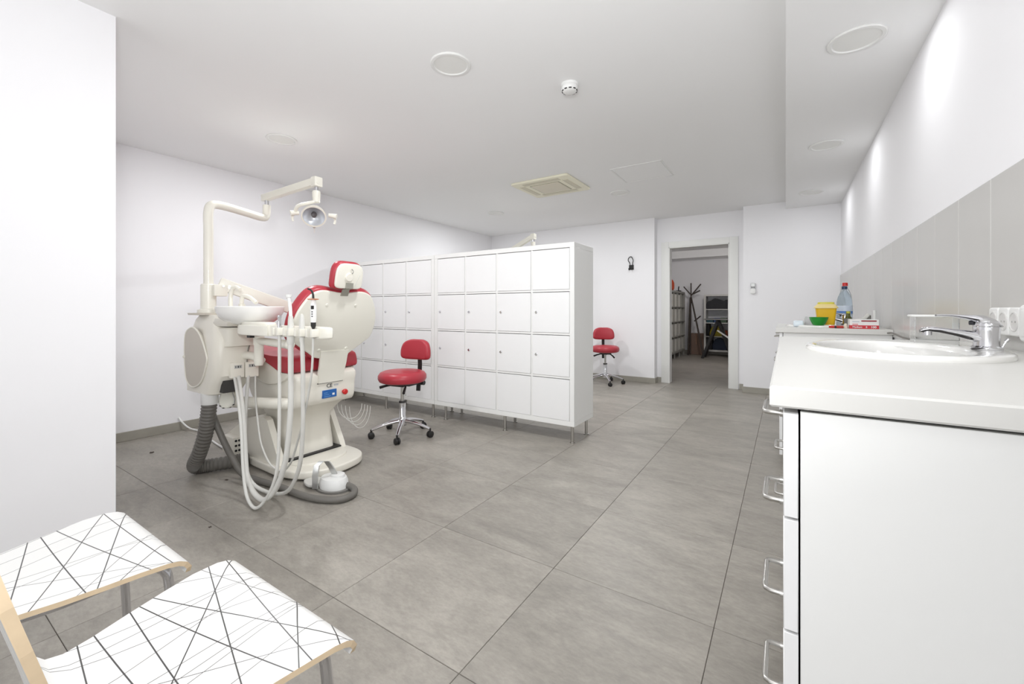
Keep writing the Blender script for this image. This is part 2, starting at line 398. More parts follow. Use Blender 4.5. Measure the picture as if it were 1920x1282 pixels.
# air-conditioning cassette
ax0, ay0, ax1, ay1 = -2.445, 3.735, -1.783, 4.335
t = thing('ceiling_cassette', 'square yellowed air-conditioning cassette on the ceiling', 'air conditioner', ((ax0+ax1)/2, (ay0+ay1)/2, ZC))
o1 = rrect(ax0, ay0, ax1, ay1, 0.03)
make(MB().pad(o1, lambda a, b, q: (a, b, ZC-q), 0.0, 0.022, 0.008), 'panel', YELLP, t)
i1 = (ax0+0.17, ay0+0.15, ax1-0.17, ay1-0.15)
gr = make(MB().pad(rrect(*i1, 0.01), lambda a, b, q: (a, b, ZC-q), 0.015, 0.028, 0.004), 'intake_grille', mat('cassette_grille', srgb(222, 215, 196), 0.5, var=0.02, scale=7), t)
GRV = mat('cassette_groove', srgb(150, 146, 128), 0.7, var=0.04, scale=9)
for (a, b, c_, d) in ((ax0+0.16, ay0+0.14, ax1-0.16, ay0+0.147), (ax0+0.16, ay1-0.147, ax1-0.16, ay1-0.14), (ax0+0.16, ay0+0.14, ax0+0.167, ay1-0.14), (ax1-0.167, ay0+0.14, ax1-0.16, ay1-0.14)):
    make(MB().box((a, b, ZC-0.0235), (c_, d, ZC-0.02)), 'groove', GRV, t)
VAN = mat('cassette_vane', srgb(214, 208, 186), 0.5, var=0.02, scale=7)
for (a, b, c_, d) in ((ax0+0.12, ay0+0.055, ax1-0.12, ay0+0.105), (ax0+0.12, ay1-0.105, ax1-0.12, ay1-0.055), (ax0+0.055, ay0+0.12, ax0+0.105, ay1-0.12), (ax1-0.105, ay0+0.12, ax1-0.055, ay1-0.12)):
    v_ = make(MB().box((a, b, ZC-0.026), (c_, d, ZC-0.02), 0.002, 1), 'vane', VAN, t)
    make(MB().box((a, b-0.006 if d-b < c_-a else b, ZC-0.0225), (c_, b if d-b < c_-a else d, ZC-0.019)) if d-b < c_-a else MB().box((a-0.006, b, ZC-0.0225), (a, d, ZC-0.019)), 'slot', GRV, v_)
# access hatch
hx0, hy0, hx1, hy1 = -1.405, 3.87, -0.925, 4.375
t = thing('access_hatch', 'flush square white access hatch in the ceiling beside the cassette', 'hatch', ((hx0+hx1)/2, (hy0+hy1)/2, ZC))
mb = MB()
for a, b, c_, d in ((hx0, hy0, hx1, hy0+0.012), (hx0, hy1-0.012, hx1, hy1), (hx0, hy0+.012, hx0+0.012, hy1-.012), (hx1-0.012, hy0+.012, hx1, hy1-.012)): mb.box((a, b, ZC-0.004), (c_, d, ZC+0.001))
make(mb, 'frame', WHITEP, t, smooth=False)
make(MB().box((hx0+0.015, hy0+0.015, ZC-0.0025), (hx1-0.015, hy1-0.015, ZC+0.001)), 'panel', CEILP, t, smooth=False)

# ------------------------------------------------------------------ wall fittings
hxx, hz = -1.928, 1.66
t = thing('wall_hook', 'small black metal hook with a loop on the back wall', 'hook', (hxx, YB, hz))
make(MB().box((hxx-0.035, YB-0.012, hz), (hxx+0.035, YB, hz+0.07), 0.003, 1), 'plate', BLACK, t)
make(MB().tube([(hxx+0.02, YB-0.012, hz+0.06), (hxx+0.024, YB-0.02, hz+0.10), (hxx+0.03, YB-0.02, hz+0.14), (hxx+0.005, YB-0.02, hz+0.19), (hxx-0.03, YB-0.02, hz+0.18), (hxx-0.042, YB-0.02, hz+0.14), (hxx-0.02, YB-0.02, hz+0.10), (hxx-0.018, YB-0.014, hz+0.065)], 0.006, 8, 5), 'loop', BLACK, t)
for s_ in (-1, 1):
    make(MB().tube([(hxx+s_*0.02, YB-0.01, hz+0.02), (hxx+s_*0.022, YB-0.05, hz-0.005), (hxx+s_*0.022, YB-0.06, hz+0.02)], 0.006, 8, 4), 'prong', BLACK, t)
rx, rz = -0.349, 1.265
t = thing('remote_control', 'white air-conditioner remote in a wall holder by the door', 'remote', (rx, YP, rz))
make(MB().pad(rrect(rx-0.028, rz, rx+0.028, rz+0.07, 0.02), lambda a, b, q: (a, YP-q, b), 0, 0.03, 0.006), 'holder', WHITEP, t)
make(MB().pad(rrect(rx-0.025, rz+0.01, rx+0.025, rz+0.14, 0.012), lambda a, b, q: (a, YP-q, b), 0.004, 0.024, 0.004), 'remote_body', mat('remote_grey', srgb(176, 176, 178), 0.4, var=0.03, scale=20), t)
make(MB().box((rx-0.02, YP-0.0255, rz+0.095), (rx+0.02, YP-0.023, rz+0.135)), 'screen', mat('remote_screen', srgb(226, 228, 226), 0.2, var=0.01, scale=20), t)
for k in range(2): make(MB().box((rx-0.016+k*0.022, YP-0.0258, rz+0.083), (rx-0.006+k*0.022, YP-0.023, rz+0.09)), 'button', BLACK, t)

# ------------------------------------------------------------------ locker cabinets (4 x 4 shelving with doors)
LZ0, LZ1, LYF, LYB = 0.135, 1.600, 3.065, 3.455
def locker(x0, x1, label, legs, name='locker_cabinet'):
    t = thing(name, label, 'cabinet', ((x0+x1)/2, (LYF+LYB)/2, 0), 'white locker cabinets')
    W, H_ = x1-x0, LZ1-LZ0; fr, dv = 0.04, 0.016
    cw = (W-2*fr-3*dv)/4; ch = (H_-2*fr-3*dv)/4
    make(MB().box((x0, LYF, LZ1-fr), (x1, LYB, LZ1), 0.0015, 1), 'top_panel', LOCKW, t)
    make(MB().box((x0, LYF, LZ0), (x1, LYB, LZ0+fr), 0.0015, 1), 'bottom_panel', LOCKW, t)
    for a in (x0, x1-fr): make(MB().box((a, LYF, LZ0+fr), (a+fr, LYB, LZ1-fr), 0.0015, 1), 'side_panel', LOCKW, t)
    make(MB().box((x0+fr, LYB-0.008, LZ0+fr), (x1-fr, LYB, LZ1-fr)), 'back_panel', LOCKW, t)
    for k in range(3):
        a = x0+fr+cw*(k+1)+dv*k
        make(MB().box((a, LYF+0.004, LZ0+fr), (a+dv, LYB-0.01, LZ1-fr)), 'divider', LOCKW, t)
    for r in range(3):
        z = LZ0+fr+ch*(r+1)+dv*r
        make(MB().box((x0+fr, LYF+0.0035, z), (x1-fr, LYB-0.01, z+dv)), 'shelf', LOCKW, t)
    p = None; kn = None
    for r in range(4):
        for k in range(4):
            a = x0+fr+(cw+dv)*k; z = LZ0+fr+(ch+dv)*r
            tilt = random.uniform(-0.0012, 0.0012)
            if p is None:
                d = make(MB().box((a+0.002, LYF+0.0005, z+0.002), (a+cw-0.002, LYF+0.0165, z+ch-0.005), 0.001, 1), 'door', LOCKD, t); p = (d, a, z)
            else:
                d = share(p[0], 'door', t, (a-p[1], tilt*0.8, z-p[2]))
            if r in (1, 2):
                if kn is None:
                    kn = (make(MB().cyl((a+0.035, LYF+0.002, z+ch*0.5), (a+0.035, LYF-0.009, z+ch*0.5), 0.008, n=14).cyl((a+0.035, LYF+0.001, z+ch*0.5), (a+0.035, LYF-0.003, z+ch*0.5), 0.011, n=14), 'lock_knob', CHROME, d), a, z)
                    kn[0].location = -d.location
                else:
                    q = share(kn[0], 'lock_knob', d, (0, 0, 0)); q.location = Vector((a-kn[1], 0, z-kn[2]))-d.location
    for (lx, ly) in legs:
        make(MB().lathe([(0.001, 0), (0.022, 0), (0.022, 0.006), (0.0125, 0.009), (0.0125, LZ0-0.003), (0.02, LZ0-0.003), (0.02, LZ0), (0.001, LZ0)], (lx, ly, 0), 16), 'leg', STEEL, t)
    return t
ly0, ly1 = LYF+0.03, LYB-0.08
locker(-2.893, -1.400, 'white locker cabinet with sixteen doors standing nearest the doorway', [(-1.43, ly0), (-2.077, ly0), (-2.77, ly0), (-1.43, ly1), (-2.15, ly1), (-2.80, ly1)])
locker(-4.388, -2.896, 'white locker cabinet partly hidden behind the dental chair', [(-2.935, ly0), (-3.62, ly0), (-4.35, ly0), (-2.935, ly1), (-3.62, ly1), (-4.35, ly1)])

# ------------------------------------------------------------------ red stools
def stool(label, loc, rz, phase, group='red stools'):
    t = thing('rolling_stool', label, 'stool', (0, 0, 0), group)
    def M(a): return Matrix.Rotation(a, 3, 'Z')
    for k in range(5):
        a = math.radians(phase+72*k); d = Vector((math.cos(a), math.sin(a), 0)); n_ = Vector((-d.y, d.x, 0))
        rs = []
        for s_ in range(9):
            u = s_/8; p = d*(0.025+0.225*u); z = 0.125-0.055*u**1.6; wd = 0.021-0.009*u; hh = 0.017-0.006*u
            rs.append([p+n_*(wd*math.cos(q))+Vector((0, 0, z+hh*math.sin(q))) for q in [2*PI*i/10 for i in range(10)]])
        lg = make(MB().rings(rs), 'star_leg', CHROME, t)
        tip = d*0.252
        cs = MB().cyl(tip+Vector((0, 0, 0.075)), tip+Vector((0, 0, 0.045)), 0.008, n=8)
        cs.lathe([(0.001, -0.022), (0.02, -0.022), (0.0265, -0.017), (0.0265, -0.005), (0.019, -0.004), (0.019, 0.004), (0.0265, 0.005), (0.0265, 0.017), (0.02, 0.022), (0.001, 0.022)], tip+Vector((0, 0, 0.0265)), 18, Matrix.Rotation(a+0.6*k, 3, 'Z') @ Matrix.Rotation(PI/2, 3, 'X'))
        make(cs, 'caster', BLACK, lg)
    make(MB().lathe([(0.001, 0.085), (0.034, 0.085), (0.036, 0.14), (0.03, 0.155), (0.027, 0.16), (0.027, 0.285), (0.023, 0.285), (0.001, 0.285)], n=20), 'column', CHROME, t)
    make(MB().lathe([(0.0295, 0.278), (0.0295, 0.292), (0.001, 0.292)], n=20), 'collar', BLACK, t)
    make(MB().cyl((0, 0, 0.28), (0, 0, 0.44), 0.0145), 'gas_piston', STEEL, t)
    mm = make(MB().box((-0.075, -0.09, 0.425), (0.075, 0.10, 0.452), 0.006).box((-0.03, 0.05, 0.405), (0.03, 0.20, 0.43), 0.005), 'mechanism', BLACK, t)
    make(MB().tube([(-0.06, -0.03, 0.43), (-0.12, -0.06, 0.42), (-0.17, -0.085, 0.405)], [0.007, 0.013], 8, 4), 'lever', BLACK, mm)
    make(MB().tube([(0.06, -0.03, 0.43), (0.09, -0.08, 0.41), (0.11, -0.12, 0.385)], [0.007, 0.012], 8, 4), 'lever', BLACK, mm)
    make(MB().cyl((0.02, 0.215, 0.415), (0.065, 0.215, 0.415), 0.02, n=14), 'adjust_knob', BLACK, mm)
    R_ = 0.195
    make(MB().lathe([(0.001, 0.455), (R_-0.03, 0.452), (R_-0.006, 0.462), (R_+0.006, 0.485), (R_+0.004, 0.512), (R_-0.012, 0.535), (R_-0.04, 0.546), (R_-0.055, 0.545), (R_-0.08, 0.549), (0.001, 0.553)], n=44), 'seat', RED, t)
    bb = []
    for z, y_ in ((0.34, 0.215), (0.42, 0.222), (0.50, 0.235), (0.58, 0.24), (0.66, 0.235), (0.71, 0.225)):
        bb.append([Vector((s_*0.02, y_+q*0.005, z)) for s_, q in ((-1, -1), (1, -1), (1, 1), (-1, 1))])
    make(MB().rings(bb), 'back_bar', BLACK, t)
    Rb = 0.30
    def fb(a, b, q):
        th = a/Rb; rr = Rb-q
        return Vector((rr*math.sin(th), 0.235+(rr*math.cos(th)-Rb), b))
    ol = cr([(-0.155, 0.63), (0, 0.62), (0.155, 0.63), (0.178, 0.69), (0.15, 0.765), (0.08, 0.797), (0, 0.80), (-0.08, 0.797), (-0.15, 0.765), (-0.178, 0.69)], 5)
    make(MB().pad(ol, fb, 0.0, 0.055, 0.024), 'backrest', RED, t)
    t.location = loc; t.rotation_euler = (0, 0, rz)
    return t
stool('red vinyl rolling stool with backrest in front of the white lockers', (-2.725, 2.50, 0), math.radians(8), -132)
stool('red vinyl rolling stool by the back wall beyond the lockers', (-2.19, 5.86, 0), math.radians(28), 62)

# ------------------------------------------------------------------ dental chair
YC = 1.70
ch = thing('dental_chair', 'cream and red dental treatment chair with raised backrest', 'dental chair', (-2.85, YC, 0))
# base plate
ol = cr([(-3.30, 1.50), (-3.1, 1.445), (-2.85, 1.43), (-2.66, 1.43), (-2.50, 1.485), (-2.425, 1.60), (-2.415, 1.74), (-2.46, 1.88), (-2.58, 1.955), (-2.85, 1.965), (-3.1, 1.955), (-3.30, 1.90), (-3.36, 1.70)], 5)
bp_ = make(MB().pad(ol, lambda a, b, q: (a, b, q), 0.012, 0.062, 0.012), 'base_plate', CREAM, ch)
ol2 = cr([(-2.86, 1.50), (-2.68, 1.505), (-2.575, 1.56), (-2.53, 1.68), (-2.555, 1.82), (-2.65, 1.89), (-2.86, 1.90)], 5)
make(MB().pad(ol2, lambda a, b, q: (a, b, q), 0.05, 0.075, 0.009), 'raised_pad', CREAM, bp_)
make(MB().box((-3.3, 1.50, 0.0), (-2.5, 1.90, 0.02)), 'base_foot', DARKGAP, bp_)
# rear housing: two cheeks and a sloping cover
def cheek(y0, y1):
    pr = [(-3.40, 0.062), (-2.71, 0.062), (-2.725, 0.10), (-2.862, 0.335), (-2.90, 0.35), (-3.0, 0.345), (-3.16, 0.30), (-3.42, 0.16)]
    return MB().pad(pr, lambda a, b, q: (a, y0+q*(y1-y0), b), 0, 1, 0.0) if False else MB().rings([[(a, y0, b) for a, b in pr], [(a, y1, b) for a, b in pr]])
make(cheek(1.455, 1.495), 'cheek', CREAM, ch)
make(cheek(1.90, 1.94), 'cheek', CREAM, ch)
pr = [(-3.41, 0.062), (-3.02, 0.062), (-3.02, 0.345), (-3.16, 0.30), (-3.42, 0.16)]
make(MB().rings([[(a, 1.495, b) for a, b in pr], [(a, 1.90, b) for a, b in pr]]), 'rear_cover', CREAM, ch)
make(MB().box((-3.02, 1.505, 0.06), (-2.70, 1.895, 0.085)), 'slot', BLACK, ch)
# outlet box at the near side of the base
sk = make(MB().box((-3.36, 1.40, 0.055), (-3.20, 1.46, 0.175), 0.006), 'connection_box', CREAM, ch)
for r in range(3):
    for k in range(2):
        make(MB().cyl((-3.199, 1.418+k*0.022, 0.085+r*0.034), (-3.196, 1.418+k*0.022, 0.085+r*0.034), 0.008, n=10), 'port', BLACK, sk)
# lift column
def ring4(x0, x1, y0, y1, z, dx=0.0): return [(x+dx, y, z) for x, y in rrect(x0, y0, x1, y1, 0.04, 3)]
make(MB().rings([ring4(-2.98, -2.73, 1.53, 1.87, 0.07), ring4(-2.99, -2.74, 1.53, 1.87, 0.14), ring4(-3.02, -2.77, 1.53, 1.87, 0.26), ring4(-3.04, -2.76, 1.53, 1.87, 0.33), ring4(-3.06, -2.70, 1.51, 1.89, 0.39), ring4(-3.10, -2.62, 1.49, 1.91, 0.45)]), 'lift_column', CREAM, ch)
# seat frame with labels
sf = make(MB().pad([(x, z) for x, z in cr([(-2.585, 0.65), (-2.575, 0.55), (-2.59, 0.45), (-2.66, 0.425), (-2.9, 0.40), (-3.12, 0.45), (-3.2, 0.60), (-3.14, 0.665), (-2.85, 0.66)], 4)], lambda a, b, q: (a, 1.485+q, b), 0.0, 0.44, 0.02), 'seat_frame', CREAM, ch)
FX = -2.572
make(MB().box((-2.60, 1.625, 0.574), (FX+0.004, 1.815, 0.580)), 'bracket_slot', BLACK, sf)
text('ce_mark', 'CE', 0.036, INK, sf, face_px((FX+0.002, 1.715, 0.553)), 0.0, 0.0008, label='small black conformity lettering')
text('ce_number', '0120', 0.016, mat('grey_print', srgb(150, 160, 180), 0.6, var=0.03, scale=20), sf, face_px((FX+0.002, 1.765, 0.553)), 0.0, 0.0006)
lb = make(MB().box((-2.59, 1.665, 0.474), (FX+0.003, 1.768, 0.526), 0.001, 1), 'type_plate', BLUE, sf); lb['label'] = 'blue type plate'
for k in range(3):
    make(MB().box((FX+0.003, 1.674, 0.483+k*0.012), (FX+0.0035, 1.674+0.05-0.012*k, 0.486+k*0.012)), 'plate_print', mat('pale_blue_print', srgb(110, 160, 210), 0.5, var=0.03, scale=20), lb)
make(MB().box((FX+0.003, 1.735, 0.488), (FX+0.0035, 1.752, 0.502)), 'plate_print', WINK, lb)
eb = make(MB().lathe([(0.001, 0.03), (0.012, 0.03), (0.019, 0.024), (0.019, 0.014), (0.012, 0.01), (0.012, 0), (0.001, 0)], (FX-0.004, 1.825, 0.497), 18, Matrix.Rotation(PI/2, 3, 'Y')), 'stop_button', REDP, sf)
eb['label'] = 'red mushroom stop button'
# seat and leg rest
seat_pr = cr([(-2.60, 0.665), (-2.59, 0.715), (-2.63, 0.765), (-2.80, 0.765), (-3.0, 0.78), (-3.2, 0.80), (-3.50, 0.795), (-3.58, 0.77), (-3.5, 0.745), (-3.2, 0.74), (-2.98, 0.745), (-2.8, 0.70), (-2.70, 0.668)], 4)
make(MB().pad(seat_pr, lambda a, b, q: (a, 1.452+q, b), 0.0, 0.505, 0.022), 'seat_cushion', RED, ch)
sh = cr([(-2.62, 0.655), (-2.72, 0.66), (-2.80, 0.69), (-2.98, 0.735), (-3.2, 0.732), (-3.5, 0.738), (-3.5, 0.72), (-3.2, 0.70), (-3.05, 0.62), (-2.9, 0.57), (-2.7, 0.60)], 4)
make(MB().pad(sh, lambda a, b, q: (a, 1.462+q, b), 0.0, 0.485, 0.01), 'seat_shell', CREAM, ch)
# backrest
UP = Vector((0.15, 0, 0.45)).normalized(); NO = Vector((UP.z, 0, -UP.x)); P0 = Vector((-2.53, 0, 0.75))
def fback(a, b, q): return P0+UP*b+NO*q+Vector((0, a, 0))
half = [(0.092, -0.004), (0.16, 0.035), (0.235, 0.088), (0.283, 0.13), (0.298, 0.21), (0.290, 0.29), (0.262, 0.36), (0.222, 0.42), (0.175, 0.447), (0.12, 0.453)]
bol = [(YC+a, b) for a, b in half]+[(YC, 0.440)]+[(YC-a, b) for a, b in reversed(half)]
bsm = cr(bol, 3)
make(MB().pad(bsm, fback, -0.022, 0.0, 0.008), 'back_shell', CREAM2, ch)
bcush = [(YC+(a-YC)*1.045, 0.235+(b-0.235)*1.07) for a, b in bsm]
make(MB().pad(bcush, fback, -0.095, -0.018, 0.03), 'back_cushion', RED, ch)
for a, b in ((-0.105, 0.36), (0.105, 0.36), (-0.10, 0.055), (0.10, 0.055)):
    o = fback(YC+a, b, 0.0)
    make(MB().lathe([(0.001, 0.004), (0.008, 0.0035), (0.011, 0.0)], o, 14, Matrix((Vector((0, 1, 0)), UP, NO)).transposed()), 'screw_cap', CREAM2, ch)
# bracket from the seat frame up to the back shell
rs = []
for a, b, q in ((0.105, 0.045, 0.0035), (0.10, 0.0, 0.006), (0.098, -0.05, 0.012), (0.096, -0.10, 0.012)):
    p = P0+UP*b+NO*q
    rs.append([p+Vector((0, YC-a+0.02, 0)), p+Vector((0, YC+a+0.02, 0)), p+Vector((-0.014, YC+a+0.02, 0)), p+Vector((-0.014, YC-a+0.02, 0))])
p = Vector((-2.583, 0, 0.578)); rs.append([p+Vector((0.022, YC-0.068, 0)), p+Vector((0.022, YC+0.11, 0)), p+Vector((0.0, YC+0.11, 0)), p+Vector((0.0, YC-0.068, 0))])
make(MB().rings(rs), 'back_bracket', CREAM2, ch)
# headrest
P1 = Vector((-2.345, 0, 1.2)); UH = Vector((0.10, 0, 0.45)).normalized(); NH = Vector((UH.z, 0, -UH.x))
def fh(a, b, q): return P1+UH*b+NH*q+Vector((0, a, 0))
hol = cr([(YC-0.085, 0.0), (YC, -0.004), (YC+0.085, 0.0), (YC+0.098, 0.05), (YC+0.092, 0.12), (YC+0.06, 0.152), (YC, 0.156), (YC-0.06, 0.152), (YC-0.092, 0.12), (YC-0.098, 0.05)], 4)
hr = make(MB().pad(hol, fh, -0.02, 0.0, 0.008), 'headrest_shell', CREAM2, ch)
make(MB().pad([(YC+(a-YC)*1.10, 0.078+(b-0.078)*1.13) for a, b in hol], fh, -0.075, -0.016, 0.024), 'headrest_cushion', RED, ch)
MH = Matrix((Vector((0, 1, 0)), UH, NH)).transposed()
make(MB().lathe([(0.001, 0.012), (0.024, 0.011), (0.028, 0.006), (0.028, 0.0)], fh(YC-0.01, 0.07, 0), 22, MH), 'tilt_knob', CREAM, hr)
make(MB().tube([fh(YC+0.0, 0.125, 0.004), fh(YC+0.008, 0.11, 0.012), fh(YC+0.002, 0.095, 0.012)], 0.003, 6, 4), 'release_hook', STEEL, hr)
make(MB().tube([fh(YC+0.07, 0.10, 0.004), fh(YC+0.055, 0.06, 0.004), fh(YC+0.04, 0.015, 0.005)], 0.0015, 6, 4), 'pull_cord', TUBEG, hr)
rs = []
for p in (fh(YC, 0.035, 0.006), fh(YC, 0.0, 0.010), fback(YC, 0.47, 0.012), fback(YC, 0.425, 0.006)):
    rs.append([p+Vector((0, -0.026, 0)), p+Vector((0, 0.026, 0)), p+Vector((-0.006, 0.026, 0)), p+Vector((-0.006, -0.026, 0))])
make(MB().rings(rs), 'headrest_strap', mat('satin_metal', srgb(180, 178, 168), 0.4, 0.7, var=0.04, scale=20), ch)

# ------------------------------------------------------------------ dental unit (cuspidor, pole, lamp, instrument bar)
du = thing('dental_unit', 'cream dental unit with spittoon, lamp arm and instrument bar', 'dental unit', (-3.06, 1.26, 0))
UX0, UX1, UY0, UY1 = -3.28, -2.845, 1.147, 1.385
# main body: stacked rounded sections
def usec(z, x0, x1, y0, y1, r=0.05): return [(x, y, z) for x, y in rrect(x0, y0, x1, y1, r, 4)]
body = MB().rings([usec(0.535, UX0+0.02, UX1-0.10, UY0+0.02, UY1-0.05), usec(0.545, UX0, UX1-0.075, UY0, UY1-0.04), usec(0.60, UX0, UX1-0.05, UY0, UY1-0.02), usec(0.66, UX0, UX1, UY0, UY1), usec(0.78, UX0, UX1, UY0, UY1),
                   usec(0.85, UX0, UX1-0.005, UY0+0.004, UY1), usec(0.90, UX0+0.005, UX1-0.02, UY0+0.012, UY1), usec(0.94, UX0+0.02, UX1-0.05, UY0+0.022, UY1), usec(1.0, UX0+0.05, UX1-0.07, UY0+0.03, UY1-0.01), usec(1.03, UX0+0.07, UX1-0.09, UY0+0.045, UY1-0.02)])
make(body, 'unit_body', CREAM, du)
# oval service panel on the near side
op = cr([(-3.235, 0.62), (-3.14, 0.575), (-3.02, 0.62), (-2.945, 0.74), (-2.955, 0.80), (-3.03, 0.90), (-3.11, 0.945), (-3.18, 0.945), (-3.25, 0.90), (-3.262, 0.76)], 5)
sp = make(MB().pad(op, lambda a, b, q: (a, UY0-q, b), -0.01, 0.006, 0.003), 'service_panel', PALE, du)
rim = MB().tube([(a, UY0-0.004, b) for a, b in op]+[(op[0][0], UY0-0.004, op[0][1])], 0.0055, 8); make(rim, 'panel_rim', CREAM2, sp)
make(MB().ball((-3.262, UY0-0.004, 0.76), 0.012), 'panel_catch', CREAM2, sp)
# raised collar carrying the spittoon
make(MB().rings([usec(0.84, -2.93, -2.815, 1.20, 1.40, 0.03), usec(0.88, -2.95, -2.80, 1.20, 1.41, 0.03), usec(0.945, -2.96, -2.785, 1.19, 1.41, 0.03), usec(0.955, -2.96, -2.79, 1.20, 1.40, 0.03)]), 'neck', CREAM, du)
make(MB().rings([usec(0.962, -2.97, -2.76, 1.185, 1.42, 0.03), usec(0.985, -2.96, -2.72, 1.17, 1.43, 0.04), usec(1.01, -2.93, -2.68, 1.17, 1.43, 0.04)]), 'neck_cap', CREAM, du)
make(MB().tube([(-2.79, 1.375, 0.955), (-2.795, 1.375, 0.90), (-2.838, 1.34, 0.85), (-2.842, 1.325, 0.75), (-2.842, 1.322, 0.65)], 0.0045, 6, 4), 'seam', mat('grey_seam', srgb(140, 136, 128), 0.6, var=0.03, scale=20), du)
bas_c = (-2.755, 1.305, 0)
make(MB().lathe([(0.05, 0.968), (0.08, 0.970), (0.125, 0.985), (0.163, 1.015), (0.180, 1.05), (0.184, 1.079), (0.180, 1.083), (0.175, 1.079), (0.168, 1.045), (0.14, 1.01), (0.07, 0.992), (0.001, 0.99)], bas_c, 44), 'spittoon_bowl', PORC, du)
# fill tap and rinse tap
make(MB().tube([(-2.93, 1.27, 1.03), (-2.935, 1.27, 1.14), (-2.925, 1.275, 1.19), (-2.895, 1.285, 1.205), (-2.87, 1.295, 1.19)], [0.013, 0.011], 10, 4), 'bowl_tap', CREAM2, du)
make(MB().tube([(-2.90, 1.32, 1.03), (-2.90, 1.32, 1.125), (-2.885, 1.325, 1.15), (-2.84, 1.34, 1.14), (-2.79, 1.355, 1.105)], 0.0125, 10, 4).box((-2.915, 1.305, 1.06), (-2.885, 1.335, 1.10), 0.004), 'cup_filler', CREAM2, du)
# pole, sleeve and lamp arm
PX, PY = -3.13, 1.225
make(MB().lathe([(0.001, 1.025), (0.105, 1.03), (0.108, 1.042), (0.001, 1.045)], (PX, PY, 0), 32), 'pole_plate', PALE, du)
make(MB().lathe([(0.001, 1.04), (0.060, 1.04), (0.060, 1.062), (0.048, 1.066), (0.043, 1.07), (0.043, 1.222), (0.038, 1.228), (0.001, 1.228)], (PX, PY, 0), 28), 'pole_sleeve', CREAM2, du)
make(MB().tube([(PX, PY, 1.2), (PX, PY, 1.55), (PX, PY, 1.69), (PX-0.012, PY+0.025, 1.745), (PX-0.05, PY+0.11, 1.76), (PX-0.13, PY+0.29, 1.76), (PX-0.195, PY+0.43, 1.76), (PX-0.215, PY+0.47, 1.785), (PX-0.215, PY+0.475, 1.865)], 0.0275, 16, 6), 'lamp_pole', CREAM2, du)
def lamp_arm(parent, a, b, with_head=True, up=(0, 0, 1)):
    a = Vector(a); b = Vector(b)
    make(MB().cyl(a-Vector((0, 0, 0.06)), a-Vector((0, 0, 0.015)), 0.015, n=14), 'swivel_pin', CHROME, parent)
    d = (b-a).normalized()
    make(MB().bar(a-d*0.04, b+d*0.03, 0.044, 0.052, 0.006).box(b-Vector((0.024, 0.03, 0.04)), b+Vector((0.03, 0.03, 0.028)), 0.006), 'spring_arm', CREAM2, parent)
    make(MB().cyl(b-Vector((0, 0, 0.035)), b-Vector((0, 0, 0.075)), 0.014, n=14), 'swivel_pin', CHROME, parent)
    make(MB().lathe([(0.001, -0.07), (0.026, -0.07), (0.028, -0.09), (0.024, -0.15), (0.001, -0.15)], b, 20), 'lamp_neck', CREAM2, parent)
A2, B2 = (PX-0.215, PY+0.475, 1.925), (-2.80, 1.765, 1.975)
lamp_arm(du, A2, B2)
bx = Vector(B2)
hc = bx+Vector((-0.03, 0.0, -0.24))           # lamp head centre
ax_ = (Vector((-2.15, 1.30, 1.05))-hc).normalized()  # aims down towards the camera side
xr_ = -ax_.cross(Vector((0, 0, 1))).normalized(); yu = ax_.cross(xr_)
ML = Matrix((xr_, yu, ax_)).transposed()
yk = [bx+Vector((0, 0, -0.135))]
make(MB().tube([bx+Vector((0, 0, -0.14)), hc+yu*0.085-xr_*0.03-ax_*0.02, hc+yu*0.055-xr_*0.10-ax_*0.02, hc-xr_*0.122-ax_*0.02], 0.012, 10, 5), 'lamp_yoke', CREAM2, du)
lh = make(MB().lathe([(0.001, -0.07), (0.028, -0.068), (0.055, -0.05), (0.074, -0.02), (0.083, 0.008), (0.083, 0.018), (0.073, 0.018), (0.073, 0.012)], hc, 34, ML), 'lamp_head', CREAM2, du)
make(MB().lathe([(0.0735, 0.012), (0.064, -0.008), (0.042, -0.03), (0.015, -0.042), (0.001, -0.043)], hc, 34, ML), 'reflector', MIRROR, lh)
make(MB().lathe([(0.001, 0.004), (0.016, 0.0), (0.02, -0.016), (0.016, -0.034), (0.001, -0.034)], hc, 20, ML), 'bulb_shield', mat('dark_grey_metal', srgb(110, 110, 112), 0.4, 0.5, var=0.05, scale=20), lh)
for s_ in (-1, 1):
    k0 = hc+xr_*s_*0.095-ax_*0.02
    kk = make(MB().tube([k0, hc+xr_*s_*0.125-ax_*0.018, hc+xr_*s_*0.15-ax_*0.01], [0.013, 0.02], 12), 'lamp_knob', CREAM2, lh)
    make(MB().tube([hc+xr_*s_*0.125-ax_*0.018, hc+xr_*s_*0.14-ax_*0.012-yu*0.03, hc+xr_*s_*0.135+ax_*0.004-yu*0.055], 0.008, 8, 4), 'lamp_handle', CREAM2, kk)
make(MB().cyl(hc-yu*0.078, hc-yu*0.094, 0.012, n=12), 'switch_collar', STEEL, lh)
make(MB().cyl(hc-yu*0.094, hc-yu*0.14, 0.008, 0.004, n=12), 'switch_lever', WHITEP, lh)
